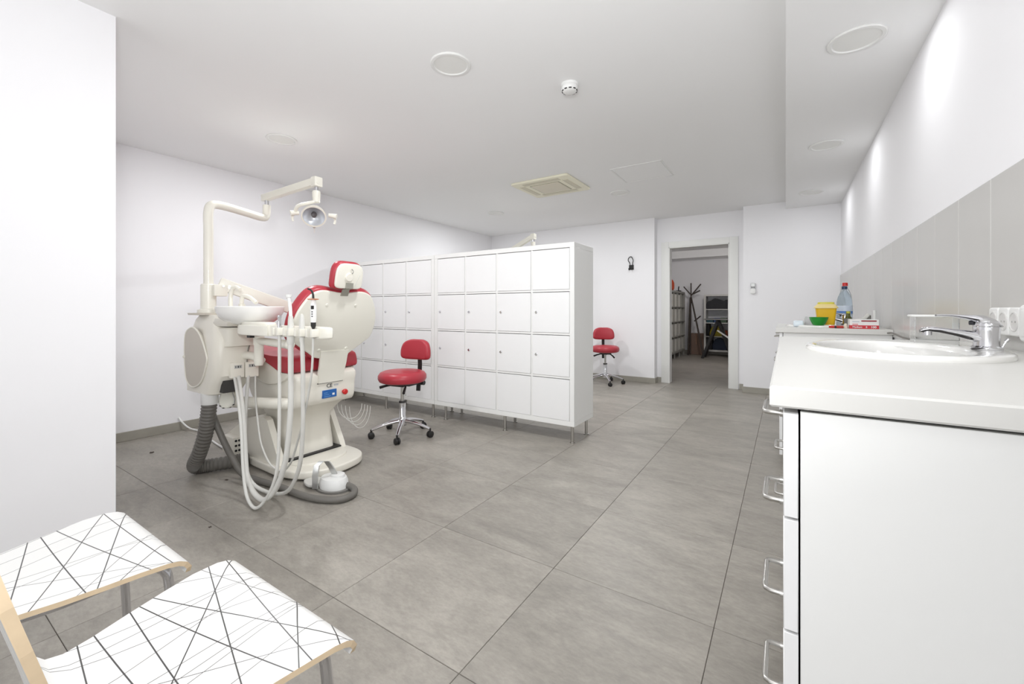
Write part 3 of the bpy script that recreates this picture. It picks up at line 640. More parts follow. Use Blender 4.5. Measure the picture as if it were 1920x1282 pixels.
# doctor's table arm running behind the chair
make(MB().bar((PX+0.02, PY+0.05, 1.235), (-2.93, 1.86, 1.005), 0.06, 0.08, 0.012), 'table_arm', CREAM2, du)
make(MB().box((PX-0.01, PY+0.005, 1.15), (PX+0.07, PY+0.085, 1.225), 0.008), 'arm_joint', CREAM2, du)
for k in range(2): make(MB().cyl((PX+0.066+0.012*k, PY+0.06+0.03*k, 1.215), (PX+0.078+0.012*k, PY+0.055+0.03*k, 1.215), 0.006, n=10), 'bolt', STEEL, du)
make(MB().lathe([(0.001, 0.98), (0.04, 0.98), (0.045, 1.02), (0.04, 1.12), (0.001, 1.12)], (-2.92, 1.90, 0), 18), 'table_joint', CREAM2, du)
make(MB().box((-3.12, 1.94, 0.955), (-2.80, 2.16, 1.0), 0.012).box((-2.96, 1.86, 0.95), (-2.88, 2.06, 0.99), 0.01), 'doctor_table', CREAM2, du)
# front hose panel
hp = make(MB().box((UX1-0.01, 1.222, 0.645), (UX1+0.022, 1.300, 0.738), 0.004).box((UX1-0.01, 1.306, 0.640), (UX1+0.022, 1.385, 0.735), 0.004), 'hose_panel', CREAM, du)
SYM = mat('pictogram_plate', srgb(190, 190, 186), 0.4, var=0.2, scale=160)
for y_ in (1.243, 1.325):
    pl_ = make(MB().box((UX1+0.022, y_, 0.702), (UX1+0.0235, y_+0.042, 0.722)), 'pictogram_plate', SYM, hp)
    for k in range(3): make(MB().box((UX1+0.0235, y_+0.005+k*0.013, 0.706), (UX1+0.0242, y_+0.0085+k*0.013+0.003*(k % 2), 0.718)), 'pictogram', INK, pl_)
# elbow arm and instrument bar
make(MB().tube([(UX1-0.02, 1.318, 0.775), (UX1+0.06, 1.33, 0.775), (UX1+0.115, 1.345, 0.755), (UX1+0.135, 1.35, 0.745)], [0.026, 0.022], 14, 4), 'bar_elbow', CREAM2, du)
make(MB().lathe([(0.001, 0.72), (0.022, 0.722), (0.027, 0.74), (0.027, 0.845), (0.03, 0.85), (0.03, 0.90), (0.001, 0.905)], (-2.71, 1.33, 0), 18), 'bar_swivel', CREAM2, du)
make(MB().tube([(-2.71, 1.33, 0.875), (-2.50, 1.29, 0.875), (-2.255, 1.262, 0.873)], [0.021, 0.024], 14, 4).ball((-2.25, 1.262, 0.873), 0.027), 'bar_arm', CREAM2, du)
bo = cr([(-2.71, 1.21), (-2.70, 1.30), (-2.55, 1.315), (-2.38, 1.295), (-2.33, 1.285), (-1.905, 1.275), (-1.90, 1.225), (-2.33, 1.225), (-2.38, 1.20), (-2.55, 1.19)], 4)
ib = make(MB().pad(bo, lambda a, b, q: (a, b, 0.918+q), 0.0, 0.058, 0.012), 'instrument_bar', CREAM2, du)
make(MB().pad(cr([(-2.69, 1.22), (-2.68, 1.29), (-2.5, 1.30), (-2.40, 1.27), (-2.40, 1.22), (-2.5, 1.20)], 4), lambda a, b, q: (a, b, 0.97+q), 0.0, 0.022, 0.01), 'bar_hump', CREAM2, ib)
slots = [-2.256, -2.149, -2.047, -1.948]
for k, x in enumerate(slots):
    for s_ in (-1, 1):
        make(MB().box((x+s_*0.021-0.009, 1.185, 0.928), (x+s_*0.021+0.009, 1.235, 0.968), 0.004), 'holder_tooth', CREAM2, ib)
make(MB().box((-2.60, 1.21, 0.902), (-2.565, 1.235, 0.919)), 'bar_switch', BLACK, ib)
# support arm to the chair
make(MB().tube([(-3.02, 1.30, 0.47), (-2.95, 1.33, 0.468), (-2.80, 1.40, 0.468), (-2.66, 1.462, 0.468)], 0.036, 18, 3).ball((-2.655, 1.464, 0.468), 0.036), 'support_arm', CREAM2, du)
make(MB().lathe([(0.001, 0.44), (0.045, 0.44), (0.048, 0.46), (0.048, 0.56), (0.001, 0.56)], (-3.02, 1.30, 0), 20), 'support_post', CREAM, du)
# glass filter jar and drain hose
make(MB().lathe([(0.001, 0.455), (0.025, 0.457), (0.04, 0.472), (0.043, 0.50), (0.038, 0.53), (0.03, 0.56), (0.001, 0.57)], (-2.90, 1.235, 0), 22), 'filter_jar', GLASSY, du)
make(MB().box((-2.945, 1.20, 0.555), (-2.865, 1.30, 0.63)), 'filter_mount', DARKGAP, du)
make(MB().lathe([(0.043, 0.475), (0.046, 0.48), (0.046, 0.545), (0.001, 0.545)], (-3.01, 1.185, 0), 20), 'hose_cuff', WHITEP, du)
dh = make(MB().tube([(-3.01, 1.185, 0.50), (-3.02, 1.18, 0.40), (-3.06, 1.18, 0.28), (-3.13, 1.175, 0.15), (-3.185, 1.17, 0.075), (-3.20, 1.19, 0.043), (-3.17, 1.25, 0.043), (-3.09, 1.37, 0.05), (-3.05, 1.43, 0.06)], 0.041, 20, 12, ridge=0.06), 'drain_hose', GREYH, du)
make(MB().tube([(-3.08, 1.20, 0.55), (-3.06, 1.215, 0.42), (-3.0, 1.25, 0.25), (-2.93, 1.29, 0.10), (-2.86, 1.31, 0.03), (-2.70, 1.325, 0.02), (-2.50, 1.345, 0.02), (-2.30, 1.35, 0.02), (-2.16, 1.375, 0.02), (-2.06, 1.43, 0.02), (-2.045, 1.50, 0.02), (-2.09, 1.555, 0.02), (-2.16, 1.575, 0.02), (-2.205, 1.56, 0.025)], 0.0185, 12, 6), 'pedal_hose', GREYH, du)

# instruments in the bar, each with its own hose
def hose(parent, path, r, m=TUBEG):
    """from the bar down in a wide loop and up to the hose panel"""
    return make(MB().tube(path, r, 10, 6), 'hose', m, parent)
IY = 1.212
t = thing('handpiece', 'slim chrome handpiece in the instrument bar slot nearest the spittoon', 'handpiece', (slots[0], IY, 0.93), 'dental instruments')
make(MB().lathe([(0.001, 0.925), (0.009, 0.925), (0.0095, 0.985), (0.0085, 1.015), (0.0105, 1.022), (0.0105, 1.032), (0.001, 1.033)], (slots[0], IY, 0), 16), 'body', CHROME, t)
hose(t, [(-2.256, 1.212, 0.94), (-2.247, 1.207, 0.725), (-2.229, 1.197, 0.56), (-2.216, 1.185, 0.314), (-2.224, 1.17, 0.179), (-2.287, 1.153, 0.065), (-2.353, 1.135, 0.015), (-2.485, 1.157, 0.038), (-2.575, 1.179, 0.159), (-2.648, 1.201, 0.384), (-2.74, 1.223, 0.557), (-2.825, 1.245, 0.648)], 0.0085)
t = thing('suction_tip', 'tall white suction tube with a flared tip in the instrument bar', 'suction tube', (slots[1], IY, 0.93), 'dental instruments')
make(MB().lathe([(0.001, 0.88), (0.014, 0.88), (0.0185, 0.90), (0.0185, 0.95), (0.015, 0.965), (0.013, 1.01), (0.0105, 1.03), (0.001, 1.031)], (slots[1], IY, 0), 18), 'grip', TUBEG, t)
make(MB().tube([(slots[1], IY, 1.02), (slots[1]-0.004, IY, 1.07), (slots[1]-0.016, IY, 1.115), (slots[1]-0.02, IY, 1.125), (slots[1]-0.021, IY, 1.14)], [0.0085, 0.0085, 0.0075, 0.008, 0.013, 0.016], 12, 3), 'tip', WHITEP, t)
hose(t, [(-2.149, 1.212, 0.912), (-2.143, 1.209, 0.734), (-2.133, 1.203, 0.571), (-2.139, 1.195, 0.407), (-2.158, 1.186, 0.27), (-2.221, 1.176, 0.136), (-2.304, 1.165, 0.061), (-2.412, 1.18, 0.041), (-2.518, 1.195, 0.061), (-2.599, 1.21, 0.114), (-2.65, 1.225, 0.223), (-2.708, 1.24, 0.43), (-2.78, 1.255, 0.579), (-2.83, 1.27, 0.65)], 0.0135)
t = thing('air_syringe', 'pale grey syringe handle in the instrument bar', 'syringe', (slots[2], IY, 0.93), 'dental instruments')
make(MB().lathe([(0.001, 0.90), (0.0115, 0.90), (0.0135, 0.95), (0.0125, 1.01), (0.009, 1.03), (0.005, 1.04), (0.001, 1.042)], (slots[2], IY, 0), 16), 'body', TUBEG, t)
hose(t, [(-2.047, 1.212, 0.935), (-2.043, 1.215, 0.768), (-2.053, 1.221, 0.631), (-2.065, 1.228, 0.466), (-2.099, 1.237, 0.293), (-2.161, 1.247, 0.181), (-2.257, 1.258, 0.084), (-2.386, 1.265, 0.034), (-2.535, 1.268, 0.018), (-2.655, 1.27, 0.03), (-2.735, 1.275, 0.08), (-2.79, 1.287, 0.19), (-2.815, 1.3, 0.34), (-2.825, 1.315, 0.529), (-2.83, 1.325, 0.65)], 0.0105)
t = thing('curing_light', 'white curing light with black bent tip at the end of the bar', 'curing light', (slots[3], IY, 0.95), 'dental instruments')
xk = slots[3]
make(MB().lathe([(0.001, 1.0), (0.0125, 1.0), (0.0145, 1.02), (0.0145, 1.07), (0.012, 1.105), (0.008, 1.112), (0.001, 1.113)], (xk, IY, 0), 16), 'body', WHITEP, t)
make(MB().lathe([(0.001, 0.94), (0.005, 0.945), (0.006, 0.97), (0.012, 0.982), (0.0125, 1.002), (0.001, 1.002)], (xk, IY, 0), 14), 'strain_relief', BLACK, t)
make(MB().box((xk+0.004, IY-0.0155, 1.065), (xk+0.014, IY-0.006, 1.082)), 'display', BLACK, t)
for k in range(3): make(MB().cyl((xk+0.009, IY-0.010, 1.03+k*0.011), (xk+0.011, IY-0.0155, 1.03+k*0.011), 0.0025, n=8), 'button', INK, t)
make(MB().lathe([(0.006, 1.108), (0.026, 1.112), (0.026, 1.116), (0.006, 1.118)], (xk-0.002, IY, 0), 18, None), 'light_shield', mat('amber_plastic', srgb(225, 150, 110), 0.2, trans=0.4, var=0.03, scale=9), t)
make(MB().tube([(xk, IY, 1.11), (xk-0.004, IY, 1.14), (xk-0.012, IY-0.004, 1.158), (xk-0.03, IY-0.01, 1.166)], [0.0055, 0.0045], 10, 4), 'light_guide', BLACK, t)
hose(t, [(-1.948, 1.212, 0.946), (-1.972, 1.22, 0.773), (-2.029, 1.235, 0.632), (-2.108, 1.254, 0.481), (-2.206, 1.276, 0.333), (-2.303, 1.302, 0.218), (-2.43, 1.33, 0.135), (-2.51, 1.336, 0.123), (-2.617, 1.342, 0.144), (-2.72, 1.348, 0.238), (-2.775, 1.353, 0.39), (-2.81, 1.359, 0.522), (-2.825, 1.365, 0.645)], 0.0055)

# foot pedal
t = thing('foot_pedal', 'white round foot control with a bent metal handle on the floor', 'foot pedal', (-2.27, 1.53, 0))
pc = (-2.265, 1.54, 0)
make(MB().lathe([(0.001, 0.006), (0.108, 0.006), (0.112, 0.0), (0.112, 0.012), (0.001, 0.012)], pc, 36, None, 1.05, 0.8), 'base_rim', mat('mid_grey_plastic', srgb(130, 128, 124), 0.5, var=0.04, scale=20), t)
make(MB().lathe([(0.096, 0.010), (0.092, 0.05), (0.082, 0.066), (0.05, 0.072), (0.001, 0.073)], pc, 36, None, 1.0, 0.78), 'housing', WHITEP, t)
make(MB().lathe([(0.048, 0.070), (0.046, 0.082), (0.040, 0.085), (0.001, 0.086)], (-2.25, 1.555, 0), 28, None, 1.0, 0.8), 'turn_disc', WHITEP, t)
rs = []
hpth = [(-2.305, 1.445, 0.018), (-2.310, 1.448, 0.09), (-2.305, 1.455, 0.15), (-2.29, 1.475, 0.172), (-2.275, 1.50, 0.168), (-2.262, 1.525, 0.12), (-2.255, 1.54, 0.082)]
for i, p in enumerate(hpth): rs.append([Vector(p)+Vector((sx_*0.014, sx_*0.008, 0))+Vector((-0.002, 0.004, 0))*sy_ for sx_, sy_ in ((-1, -1), (1, -1), (1, 1), (-1, 1))])
make(MB().rings(rs), 'handle', mat('satin_steel', srgb(205, 205, 203), 0.28, 0.8, var=0.03, scale=20), t)
make(MB().pad(cr([(-2.46, 1.47), (-2.36, 1.44), (-2.33, 1.50), (-2.35, 1.555), (-2.44, 1.54)], 4), lambda a, b, q: (a, b, q+0.012), 0.0, 0.018, 0.006), 'pedal', mat('light_grey_plastic', srgb(212, 211, 206), 0.4, var=0.02, scale=12), t)
make(MB().box((-2.36, 1.46, 0.0), (-2.30, 1.56, 0.016), 0.002, 1), 'pedal_hinge', GREYH, t)

# power cord from the left wall
cord = tag(make(MB().tube([(-4.485, 1.53, 0.115), (-4.46, 1.54, 0.08), (-4.40, 1.58, 0.02), (-4.22, 1.62, 0.008), (-4.18, 1.585, 0.008), (-4.0, 1.56, 0.008), (-3.7, 1.52, 0.008), (-3.5, 1.50, 0.008), (-3.37, 1.43, 0.05)], 0.007, 8, 6), 'power_cord', WHITEP, None, (-4.0, 1.55, 0)), 'thin white power cord running from the left wall to the chair', 'cord')
mb = MB()
for k in range(4):
    pts = [(-2.70+0.075*math.cos(q)*(1-0.08*k), 1.965+0.03*k+0.05*math.cos(q), 0.37-0.03*k*0.4-(0.11+0.018*k)*math.sin(q)) for q in [PI*i/10 for i in range(11)]]
    mb.tube(pts, 0.0024, 6, 2)
make(mb, 'cable_loops', TUBEG, ch)

# second treatment lamp beyond the lockers
t = thing('lamp_post', 'cream treatment lamp arm rising behind the lockers', 'lamp', (-3.2, 4.5, 0))
make(MB().lathe([(0.001, 0), (0.20, 0), (0.20, 0.02), (0.05, 0.03), (0.043, 0.05), (0.043, 1.2), (0.03, 1.21), (0.001, 1.21)], (-3.2, 4.5, 0), 24), 'post_base', CREAM2, t)
make(MB().tube([(-3.2, 4.5, 1.2), (-3.2, 4.5, 1.52), (-3.19, 4.5, 1.58), (-3.10, 4.5, 1.60), (-3.02, 4.49, 1.60), (-2.99, 4.48, 1.62), (-2.99, 4.48, 1.72)], 0.0275, 14, 5), 'post_tube', CREAM2, t)
lamp_arm(t, (-2.99, 4.48, 1.78), (-2.57, 4.44, 1.955))
lc = Vector((-2.57, 4.44, 1.74))
make(MB().lathe([(0.001, 0.075), (0.05, 0.06), (0.082, 0.02), (0.092, -0.012), (0.08, -0.014), (0.05, 0.02), (0.001, 0.035)], lc, 26), 'lamp_head', CREAM2, t)
make(MB().tube([lc+Vector((0, 0, 0.07)), lc+Vector((0.0, 0.0, 0.13))], 0.012, 10), 'lamp_stem', CREAM2, t)

# ------------------------------------------------------------------ near counter
WZ = 0.950; WT = 0.031; KZ = 0.945
CY0, CY1 = 0.728, 2.10
def wtop(name, x0, y0, x1, y1, z1, th, label, hole=None):
    mb = MB()
    if hole is None:
        mb.box((x0, y0, z1-th), (x1, y1, z1), 0.003, 2)
    else:
        # slab with an oval cut-out: ring of outline points to ellipse points
        hx, hy, ha, hb = hole; n = 64; out = []; inn = []
        for k in range(n):
            a = 2*PI*k/n; dx, dy = math.cos(a), math.sin(a)
            tt = min((x1-hx)/dx if dx > 1e-9 else (x0-hx)/dx if dx < -1e-9 else 1e9, (y1-hy)/dy if dy > 1e-9 else (y0-hy)/dy if dy < -1e-9 else 1e9)
            out.append((hx+dx*tt, hy+dy*tt)); inn.append((hx+ha*dx, hy+hb*dy))
        # exact corners
        for cxy in ((x0, y0), (x0, y1), (x1, y0), (x1, y1)):
            i = min(range(n), key=lambda q: (out[q][0]-cxy[0])**2+(out[q][1]-cxy[1])**2); out[i] = cxy
        e = 0.003
        def ins(p): return (min(max(p[0], x0+e), x1-e), min(max(p[1], y0+e), y1-e))
        lv = [[(*p, z1-th) for p in inn], [(*ins(p), z1-th) for p in out], [(*p, z1-th+e) for p in out], [(*p, z1-e) for p in out], [(*ins(p), z1) for p in out], [(*p, z1) for p in inn], [(*p, z1-th) for p in inn]]
        mb.rings(lv, cap=False)
    o = make(mb, name, WORKT, None, ((x0+x1)/2, (y0+y1)/2, z1-th))
    return tag(o, label, 'worktop')
SX, SY, SA, SB = 0.25, 1.51, 0.20, 0.28
wtop('worktop', -0.020, CY0, XR-0.010, CY1, WZ, WT, 'white laminate worktop in the right foreground, near edge facing the camera', (SX, SY, SA-0.03, SB-0.03))
def cabinet(y0, y1, z0, z1, x0, rows, label, group, handle_y=None, side='none', zt=None, name='base_cabinet', handles=True):
    t = thing(name, label, 'cabinet', ((x0+XR)/2, (y0+y1)/2, 0), group)
    xi = x0+0.021; pt_ = 0.017
    make(MB().box((xi, y0+0.004, 0.08), (XR-0.01, y0+pt_, z1), 0.001, 1), 'side_panel', LOCKW, t)
    make(MB().box((xi, y1-pt_, 0.08), (XR-0.01, y1-0.002, z1), 0.001, 1), 'side_panel', LOCKW, t)
    make(MB().box((XR-0.03, y0+pt_, 0.08), (XR-0.012, y1-pt_, z1)), 'back_panel', LOCKW, t)
    make(MB().box((xi, y0+pt_, 0.08), (XR-0.03, y1-pt_, 0.10)), 'bottom_panel', LOCKW, t)
    make(MB().box((xi+0.01, y0+0.016, z1), (XR-0.02, y1-0.016, z1+(WZ-WT-z1 if y0 < 3 else KZ-0.033-z1))), 'gap_shade', DARKGAP, t)  # dark strip put in as the shadow line under the worktop
    make(MB().box((xi+0.04, y0+0.01, 0.0), (XR-0.05, y1-0.01, 0.08)), 'plinth', LOCKW, t)
    make(MB().box((xi+0.002, y0+pt_, 0.10), (xi+0.008, y1-pt_, z1-0.02)), 'inner_front', DARKGAP, t)
    hy = handle_y if handle_y else (y0+y1)/2
    for i in range(len(rows)-1):
        a, b = rows[i+1], rows[i]
        d = make(MB().box((x0, y0+0.0015, a+0.0018), (x0+0.0185, y1-0.0015, b-0.0018), 0.0012, 1), 'drawer_front', LOCKD, t)
        if not handles: continue
        zh = b-0.034
        make(MB().tube([(x0+0.002, hy-0.054, zh), (x0-0.020, hy-0.054, zh), (x0-0.0275, hy-0.050, zh), (x0-0.029, hy-0.042, zh), (x0-0.029, hy+0.042, zh), (x0-0.0275, hy+0.050, zh), (x0-0.020, hy+0.054, zh), (x0+0.002, hy+0.054, zh)], 0.0046, 10).cyl((x0+0.001, hy-0.054, zh), (x0-0.006, hy-0.054, zh), 0.0065, n=10).cyl((x0+0.001, hy+0.054, zh), (x0-0.006, hy+0.054, zh), 0.0065, n=10), 'handle', STEEL, d)
    return t
RW = (0.912, 0.757, 0.592, 0.427, 0.10)
cabinet(0.735, 1.165, 0.08, 0.914, -0.003, RW, 'white drawer cabinet under the near end of the foreground worktop', 'cabinets under the foreground worktop', 0.944)
cabinet(1.167, 1.655, 0.08, 0.914, -0.003, (0.912, 0.10), 'white cabinet under the foreground sink', 'cabinets under the foreground worktop', handles=False)
cabinet(1.657, 2.095, 0.08, 0.914, -0.003, RW, 'white drawer cabinet under the far end of the foreground worktop', 'cabinets under the foreground worktop', 1.875)

def basin(name, cx_, cy_, z, label, a=SA, b=SB):
    t = thing(name, label, 'sink', (cx_, cy_, z))
    # rim profile: outer edge on the worktop, rounded lip, then down into the bowl
    prof = [(1.0, 0.0), (1.004, 0.004), (1.0, 0.009), (0.985, 0.0125), (0.95, 0.014), (0.87, 0.0125), (0.845, 0.010), (0.83, 0.004), (0.815, -0.02), (0.78, -0.07), (0.66, -0.125), (0.40, -0.155), (0.09, -0.165), (0.07, -0.165)]
    rs = []
    for s_, h in prof:
        sh_ = -0.022*max(0.0, min(1.0, (0.93-s_)/0.12))      # bowl sits towards the front, tap ledge behind
        k_ = 1-0.11*max(0.0, min(1.0, (0.93-s_)/0.12))
        rs.append([(cx_+a*s_*k_*math.cos(q)+sh_, cy_+b*s_*math.sin(q), z+h) for q in [2*PI*i/64 for i in range(64)]])
    under = [(0.84, -0.0), (0.83, -0.07), (0.70, -0.135), (0.42, -0.17), (0.07, -0.176)]
    make(MB().rings(rs, cap=False), 'bowl', PORC, t)
    make(MB().rings([[(cx_+a*s_*0.86*math.cos(q)-0.022, cy_+b*s_*math.sin(q), z+h) for q in [2*PI*i/40 for i in range(40)]] for s_, h in under], cap=False), 'underside', PORC, t)
    make(MB().lathe([(0.001, -0.160), (0.014, -0.160), (0.022, -0.163), (0.022, -0.175), (0.001, -0.175)], (cx_-0.022, cy_, z), 24), 'drain', CHROME, t)
    return t
basin('washbasin', SX, SY, WZ, 'oval white porcelain sink set in the foreground worktop')

def faucet(fx, fy, z, label, k=1.0, group=None):
    t = thing('mixer_tap', label, 'tap', (fx, fy, z), group)
    def V(x, y_, h): return (fx+x*k, fy+y_*k, z+h*k)
    make(MB().lathe([(0.001, 0), (0.027*k, 0), (0.0285*k, 0.003*k), (0.0285*k, 0.007*k), (0.024*k, 0.011*k), (0.001, 0.011*k)], (fx, fy, z), 32), 'base_ring', CHROME, t)
    bd = make(MB().lathe([(0.001, 0.01*k), (0.023*k, 0.01*k), (0.0225*k, 0.03*k), (0.0235*k, 0.048*k), (0.024*k, 0.056*k), (0.0235*k, 0.058*k), (0.001, 0.058*k)], (fx, fy, z), 32), 'body', CHROME, t)
    rs = []
    for x, h, ww, hh in ((-0.005, 0.026, 0.019, 0.017), (-0.03, 0.036, 0.016, 0.0125), (-0.06, 0.043, 0.0145, 0.0088), (-0.085, 0.048, 0.0140, 0.0072), (-0.104, 0.0495, 0.0135, 0.0066), (-0.116, 0.047, 0.0125, 0.006), (-0.120, 0.044, 0.009, 0.004)):
        rs.append([V(x, ww*math.cos(q), h+hh*math.sin(q)) for q in [2*PI*i/16 for i in range(16)]])
    make(MB().rings(rs), 'spout', CHROME, t)
    make(MB().cyl(V(-0.106, 0, 0.046), V(-0.106, 0, 0.034), 0.0095*k, n=16), 'aerator', CHROME, t)
    rs = []
    for x, h, ww, hh in ((0.024, 0.060, 0.016, 0.003), (0.012, 0.068, 0.021, 0.009), (-0.005, 0.0735, 0.0215, 0.012), (-0.022, 0.077, 0.018, 0.0095), (-0.038, 0.081, 0.0135, 0.006), (-0.060, 0.0845, 0.0115, 0.0036), (-0.080, 0.0855, 0.0105, 0.0028), (-0.090, 0.0848, 0.008, 0.0024)):
        rs.append([V(x, ww*math.cos(q), h+hh*math.sin(q)) for q in [2*PI*i/16 for i in range(16)]])
    lv = make(MB().rings(rs).lathe([(0.0235*k, 0.0585*k), (0.024*k, 0.064*k), (0.021*k, 0.072*k), (0.001, 0.076*k)], (fx, fy, z), 28), 'lever', CHROME, t)
    make(MB().cyl(V(-0.0235, 0, 0.0665), V(-0.030, 0, 0.0665), 0.005*k, n=12), 'index_screw', INK, lv)
    make(MB().cyl(V(0.026, 0.004, 0.004), V(0.034, 0.004, 0.024), 0.002*k, n=8).cyl(V(0.033, 0.004, 0.022), V(0.0375, 0.004, 0.0285), 0.0042*k, n=10), 'popup_rod', CHROME, t)
    return t
faucet(0.413, 1.50, WZ+0.0125, 'chrome single-lever mixer tap on the foreground sink')

# clear dispenser beside the tap
t = thing('clear_dispenser', 'clear acrylic box with a thick lid standing behind the chrome tap', 'box', (0.394, 1.85, WZ))
gx0, gy0, gx1, gy1, gz = 0.343, 1.82, 0.445, 1.88, WZ
make(MB().box((gx0, gy0, gz), (gx1, gy1, gz+0.018), 0.002, 1), 'base', mat('milky_acrylic', srgb(226, 226, 224), 0.15, trans=0.35, var=0.02, scale=8), t)
mb = MB().box((gx0, gy0, gz+0.018), (gx0+0.003, gy1, gz+0.088)).box((gx1-0.003, gy0, gz+0.018), (gx1, gy1, gz+0.088)).box((gx0+0.003, gy0, gz+0.018), (gx1-0.003, gy0+0.003, gz+0.088)).box((gx0+0.003, gy1-0.003, gz+0.018), (gx1-0.003, gy1, gz+0.088))
make(mb, 'clear_wall', GLASSY, t, smooth=False)
make(MB().box((gx0-0.006, gy0-0.004, gz+0.089), (gx1+0.004, gy1+0.004, gz+0.096), 0.002, 1), 'lid', WHITEP, t)

# sockets on the splashback
t = thing('socket_strip', 'white surface-mounted row of power sockets beside the chrome tap', 'sockets', (XR-0.009, 1.70, 0.985))
X0 = XR-0.009
for k in range(3):
    y_ = 1.762-k*0.0655
    pl = make(MB().pad(rrect(y_-0.0325, 0.992, y_+0.0325, 1.068, 0.008), lambda a, b, q: (X0-q, a, b), 0.0, 0.034, 0.006), 'socket_frame', WHITEP, t)
    MX = Matrix.Rotation(-PI/2, 3, 'Y')
    dk = make(MB().lathe([(0.026, 0.030), (0.026, 0.0355), (0.023, 0.0362), (0.0215, 0.0325), (0.0205, 0.0345), (0.001, 0.0345)], (X0, y_, 1.03), 28, MX), 'socket_well', mat('socket_well_shade', srgb(214, 212, 210), 0.35, var=0.02, scale=9), pl)  # greyer tone paints the shade of a recess into the flat disc
    for s_ in (-1, 1): make(MB().cyl((X0-0.0345, y_+s_*0.0095, 1.03), (X0-0.0352, y_+s_*0.0095, 1.03), 0.0026, n=8), 'pin_hole', mat('soft_grey', srgb(170, 168, 166), 0.6, var=0.03, scale=20), dk)
t = thing('wall_switch', 'white rounded switch block at the right edge of the picture', 'switch', (X0, 1.55, 0.975))
make(MB().pad(rrect(1.505, 0.980, 1.597, 1.075, 0.012), lambda a, b, q: (X0-q, a, b), 0.0, 0.038, 0.012), 'switch_body', WHITEP, t)
make(MB().pad(rrect(1.525, 0.995, 1.577, 1.06, 0.006), lambda a, b, q: (X0-q, a, b), 0.033, 0.041, 0.002), 'rocker', WHITEP, t)

# ------------------------------------------------------------------ far counter
KY0, KY1, KZ = 3.30, 4.25, 0.945
SX2, SY2 = 0.20, 3.72
wtop('worktop', -0.055, KY0, XR-0.010, KY1, KZ, 0.033, 'white worktop of the far counter crowded with small items', (SX2, SY2, SA-0.03, SB-0.03))
cabinet(KY0+0.02, KY0+0.475, 0.08, KZ-0.034, -0.035, RW, 'white cabinet at the near end of the far counter', 'cabinets under the far worktop')
cabinet(KY0+0.48, KY1-0.01, 0.08, KZ-0.034, -0.035, RW, 'white cabinet at the back end of the far counter', 'cabinets under the far worktop')
basin('washbasin', SX2, SY2, KZ, 'oval sink rim in the far worktop behind the glove box')
faucet(0.345, SY2, KZ+0.0125, 'small chrome tap on the far counter behind the green bowl', 0.95)
tag(make(MB().tube([(0.505, 3.29, KZ-0.02), (0.51, 3.18, 0.93), (0.515, 3.0, 0.918), (0.52, 2.85, 0.915), (0.522, 2.72, 0.905), (0.525, 2.70, 0.6), (0.525, 2.75, 0.02)], 0.005, 8, 5), 'wall_cable', GREYH, None, (0.52, 2.9, 0)), 'thin dark cable along the tiles between the two counters', 'cable')
# sharps bin
bxx, byy = 0.232, 3.62
t = thing('sharps_bin', 'yellow sharps bin with a flat lid on the far counter', 'bin', (bxx, byy, KZ))
YEL = mat('yellow_plastic', srgb(232, 186, 32), 0.35, var=0.03, scale=8)
def sq(z, h, r=0.014): return [(bxx+x, byy+y_, z) for x, y_ in rrect(-h, -h*0.9, h, h*0.9, r, 4)]
make(MB().rings([sq(KZ+0.014, 0.047), sq(KZ+0.13, 0.058)]), 'tub', YEL, t)
make(MB().rings([sq(KZ+0.128, 0.066, 0.018), sq(KZ+0.134, 0.066, 0.018), sq(KZ+0.148, 0.055, 0.016), sq(KZ+0.156, 0.05, 0.016)]), 'collar', mat('pale_yellow_plastic', srgb(235, 214, 150), 0.35, var=0.03, scale=8), t)
make(MB().rings([sq(KZ+0.155, 0.046, 0.016), sq(KZ+0.166, 0.046, 0.016), sq(KZ+0.17, 0.042, 0.016)]), 'lid', mat('lime_yellow_plastic', srgb(216, 206, 74), 0.35, var=0.03, scale=8), t)
# green bowl
GRN = mat('green_plastic', srgb(30, 138, 42), 0.3, var=0.03, scale=8)
t = thing('mixing_bowl', 'green flexible mixing bowl in front of the yellow bin', 'bowl', (0.185, 3.50, KZ))
make(MB().lathe([(0.001, 0.012), (0.026, 0.012), (0.036, 0.022), (0.048, 0.05), (0.053, 0.068), (0.0545, 0.0685), (0.051, 0.066), (0.045, 0.048), (0.033, 0.024), (0.001, 0.018)], (0.185, 3.475, KZ), 30), 'bowl', GRN, t)
make(MB().lathe([(0.001, 0.0125), (0.024, 0.0125), (0.024, 0.016), (0.001, 0.016)], (0.185, 3.475, KZ), 24), 'foot', GRN, t)
# packs
BLUW = mat('pale_blue_film', srgb(222, 232, 240), 0.3, var=0.03, scale=16)
tag(make(MB().pad(rrect(0.045, 3.50, 0.105, 3.60, 0.01), lambda a, b, q: (a, b, KZ+q+0.004*math.sin(a*90+b*60)*0), 0.0005, 0.042, 0.012), 'tissue_pack', BLUW, None, (0.075, 3.55, KZ)), 'pale blue tissue pack at the left end of the far counter', 'tissue pack')
def crumple(a, b, q):
    j = 0.004*math.sin(a*140)*math.cos(b*110); return (a+j, 3.60-q*0.9-0.12*(b-KZ)+j, b)
tag(make(MB().pad(cr([(0.112, KZ+0.003), (0.15, KZ+0.001), (0.178, KZ+0.003), (0.184, KZ+0.035), (0.172, KZ+0.066), (0.14, KZ+0.062), (0.114, KZ+0.068)], 4), crumple, 0.0, 0.025, 0.008), 'plastic_pouch', mat('clear_pouch_film', srgb(240, 240, 241), 0.18, trans=0.5, var=0.03, scale=20), None, (0.148, 3.59, KZ)), 'crinkled clear plastic pouch between tissue pack and yellow bin', 'pouch')
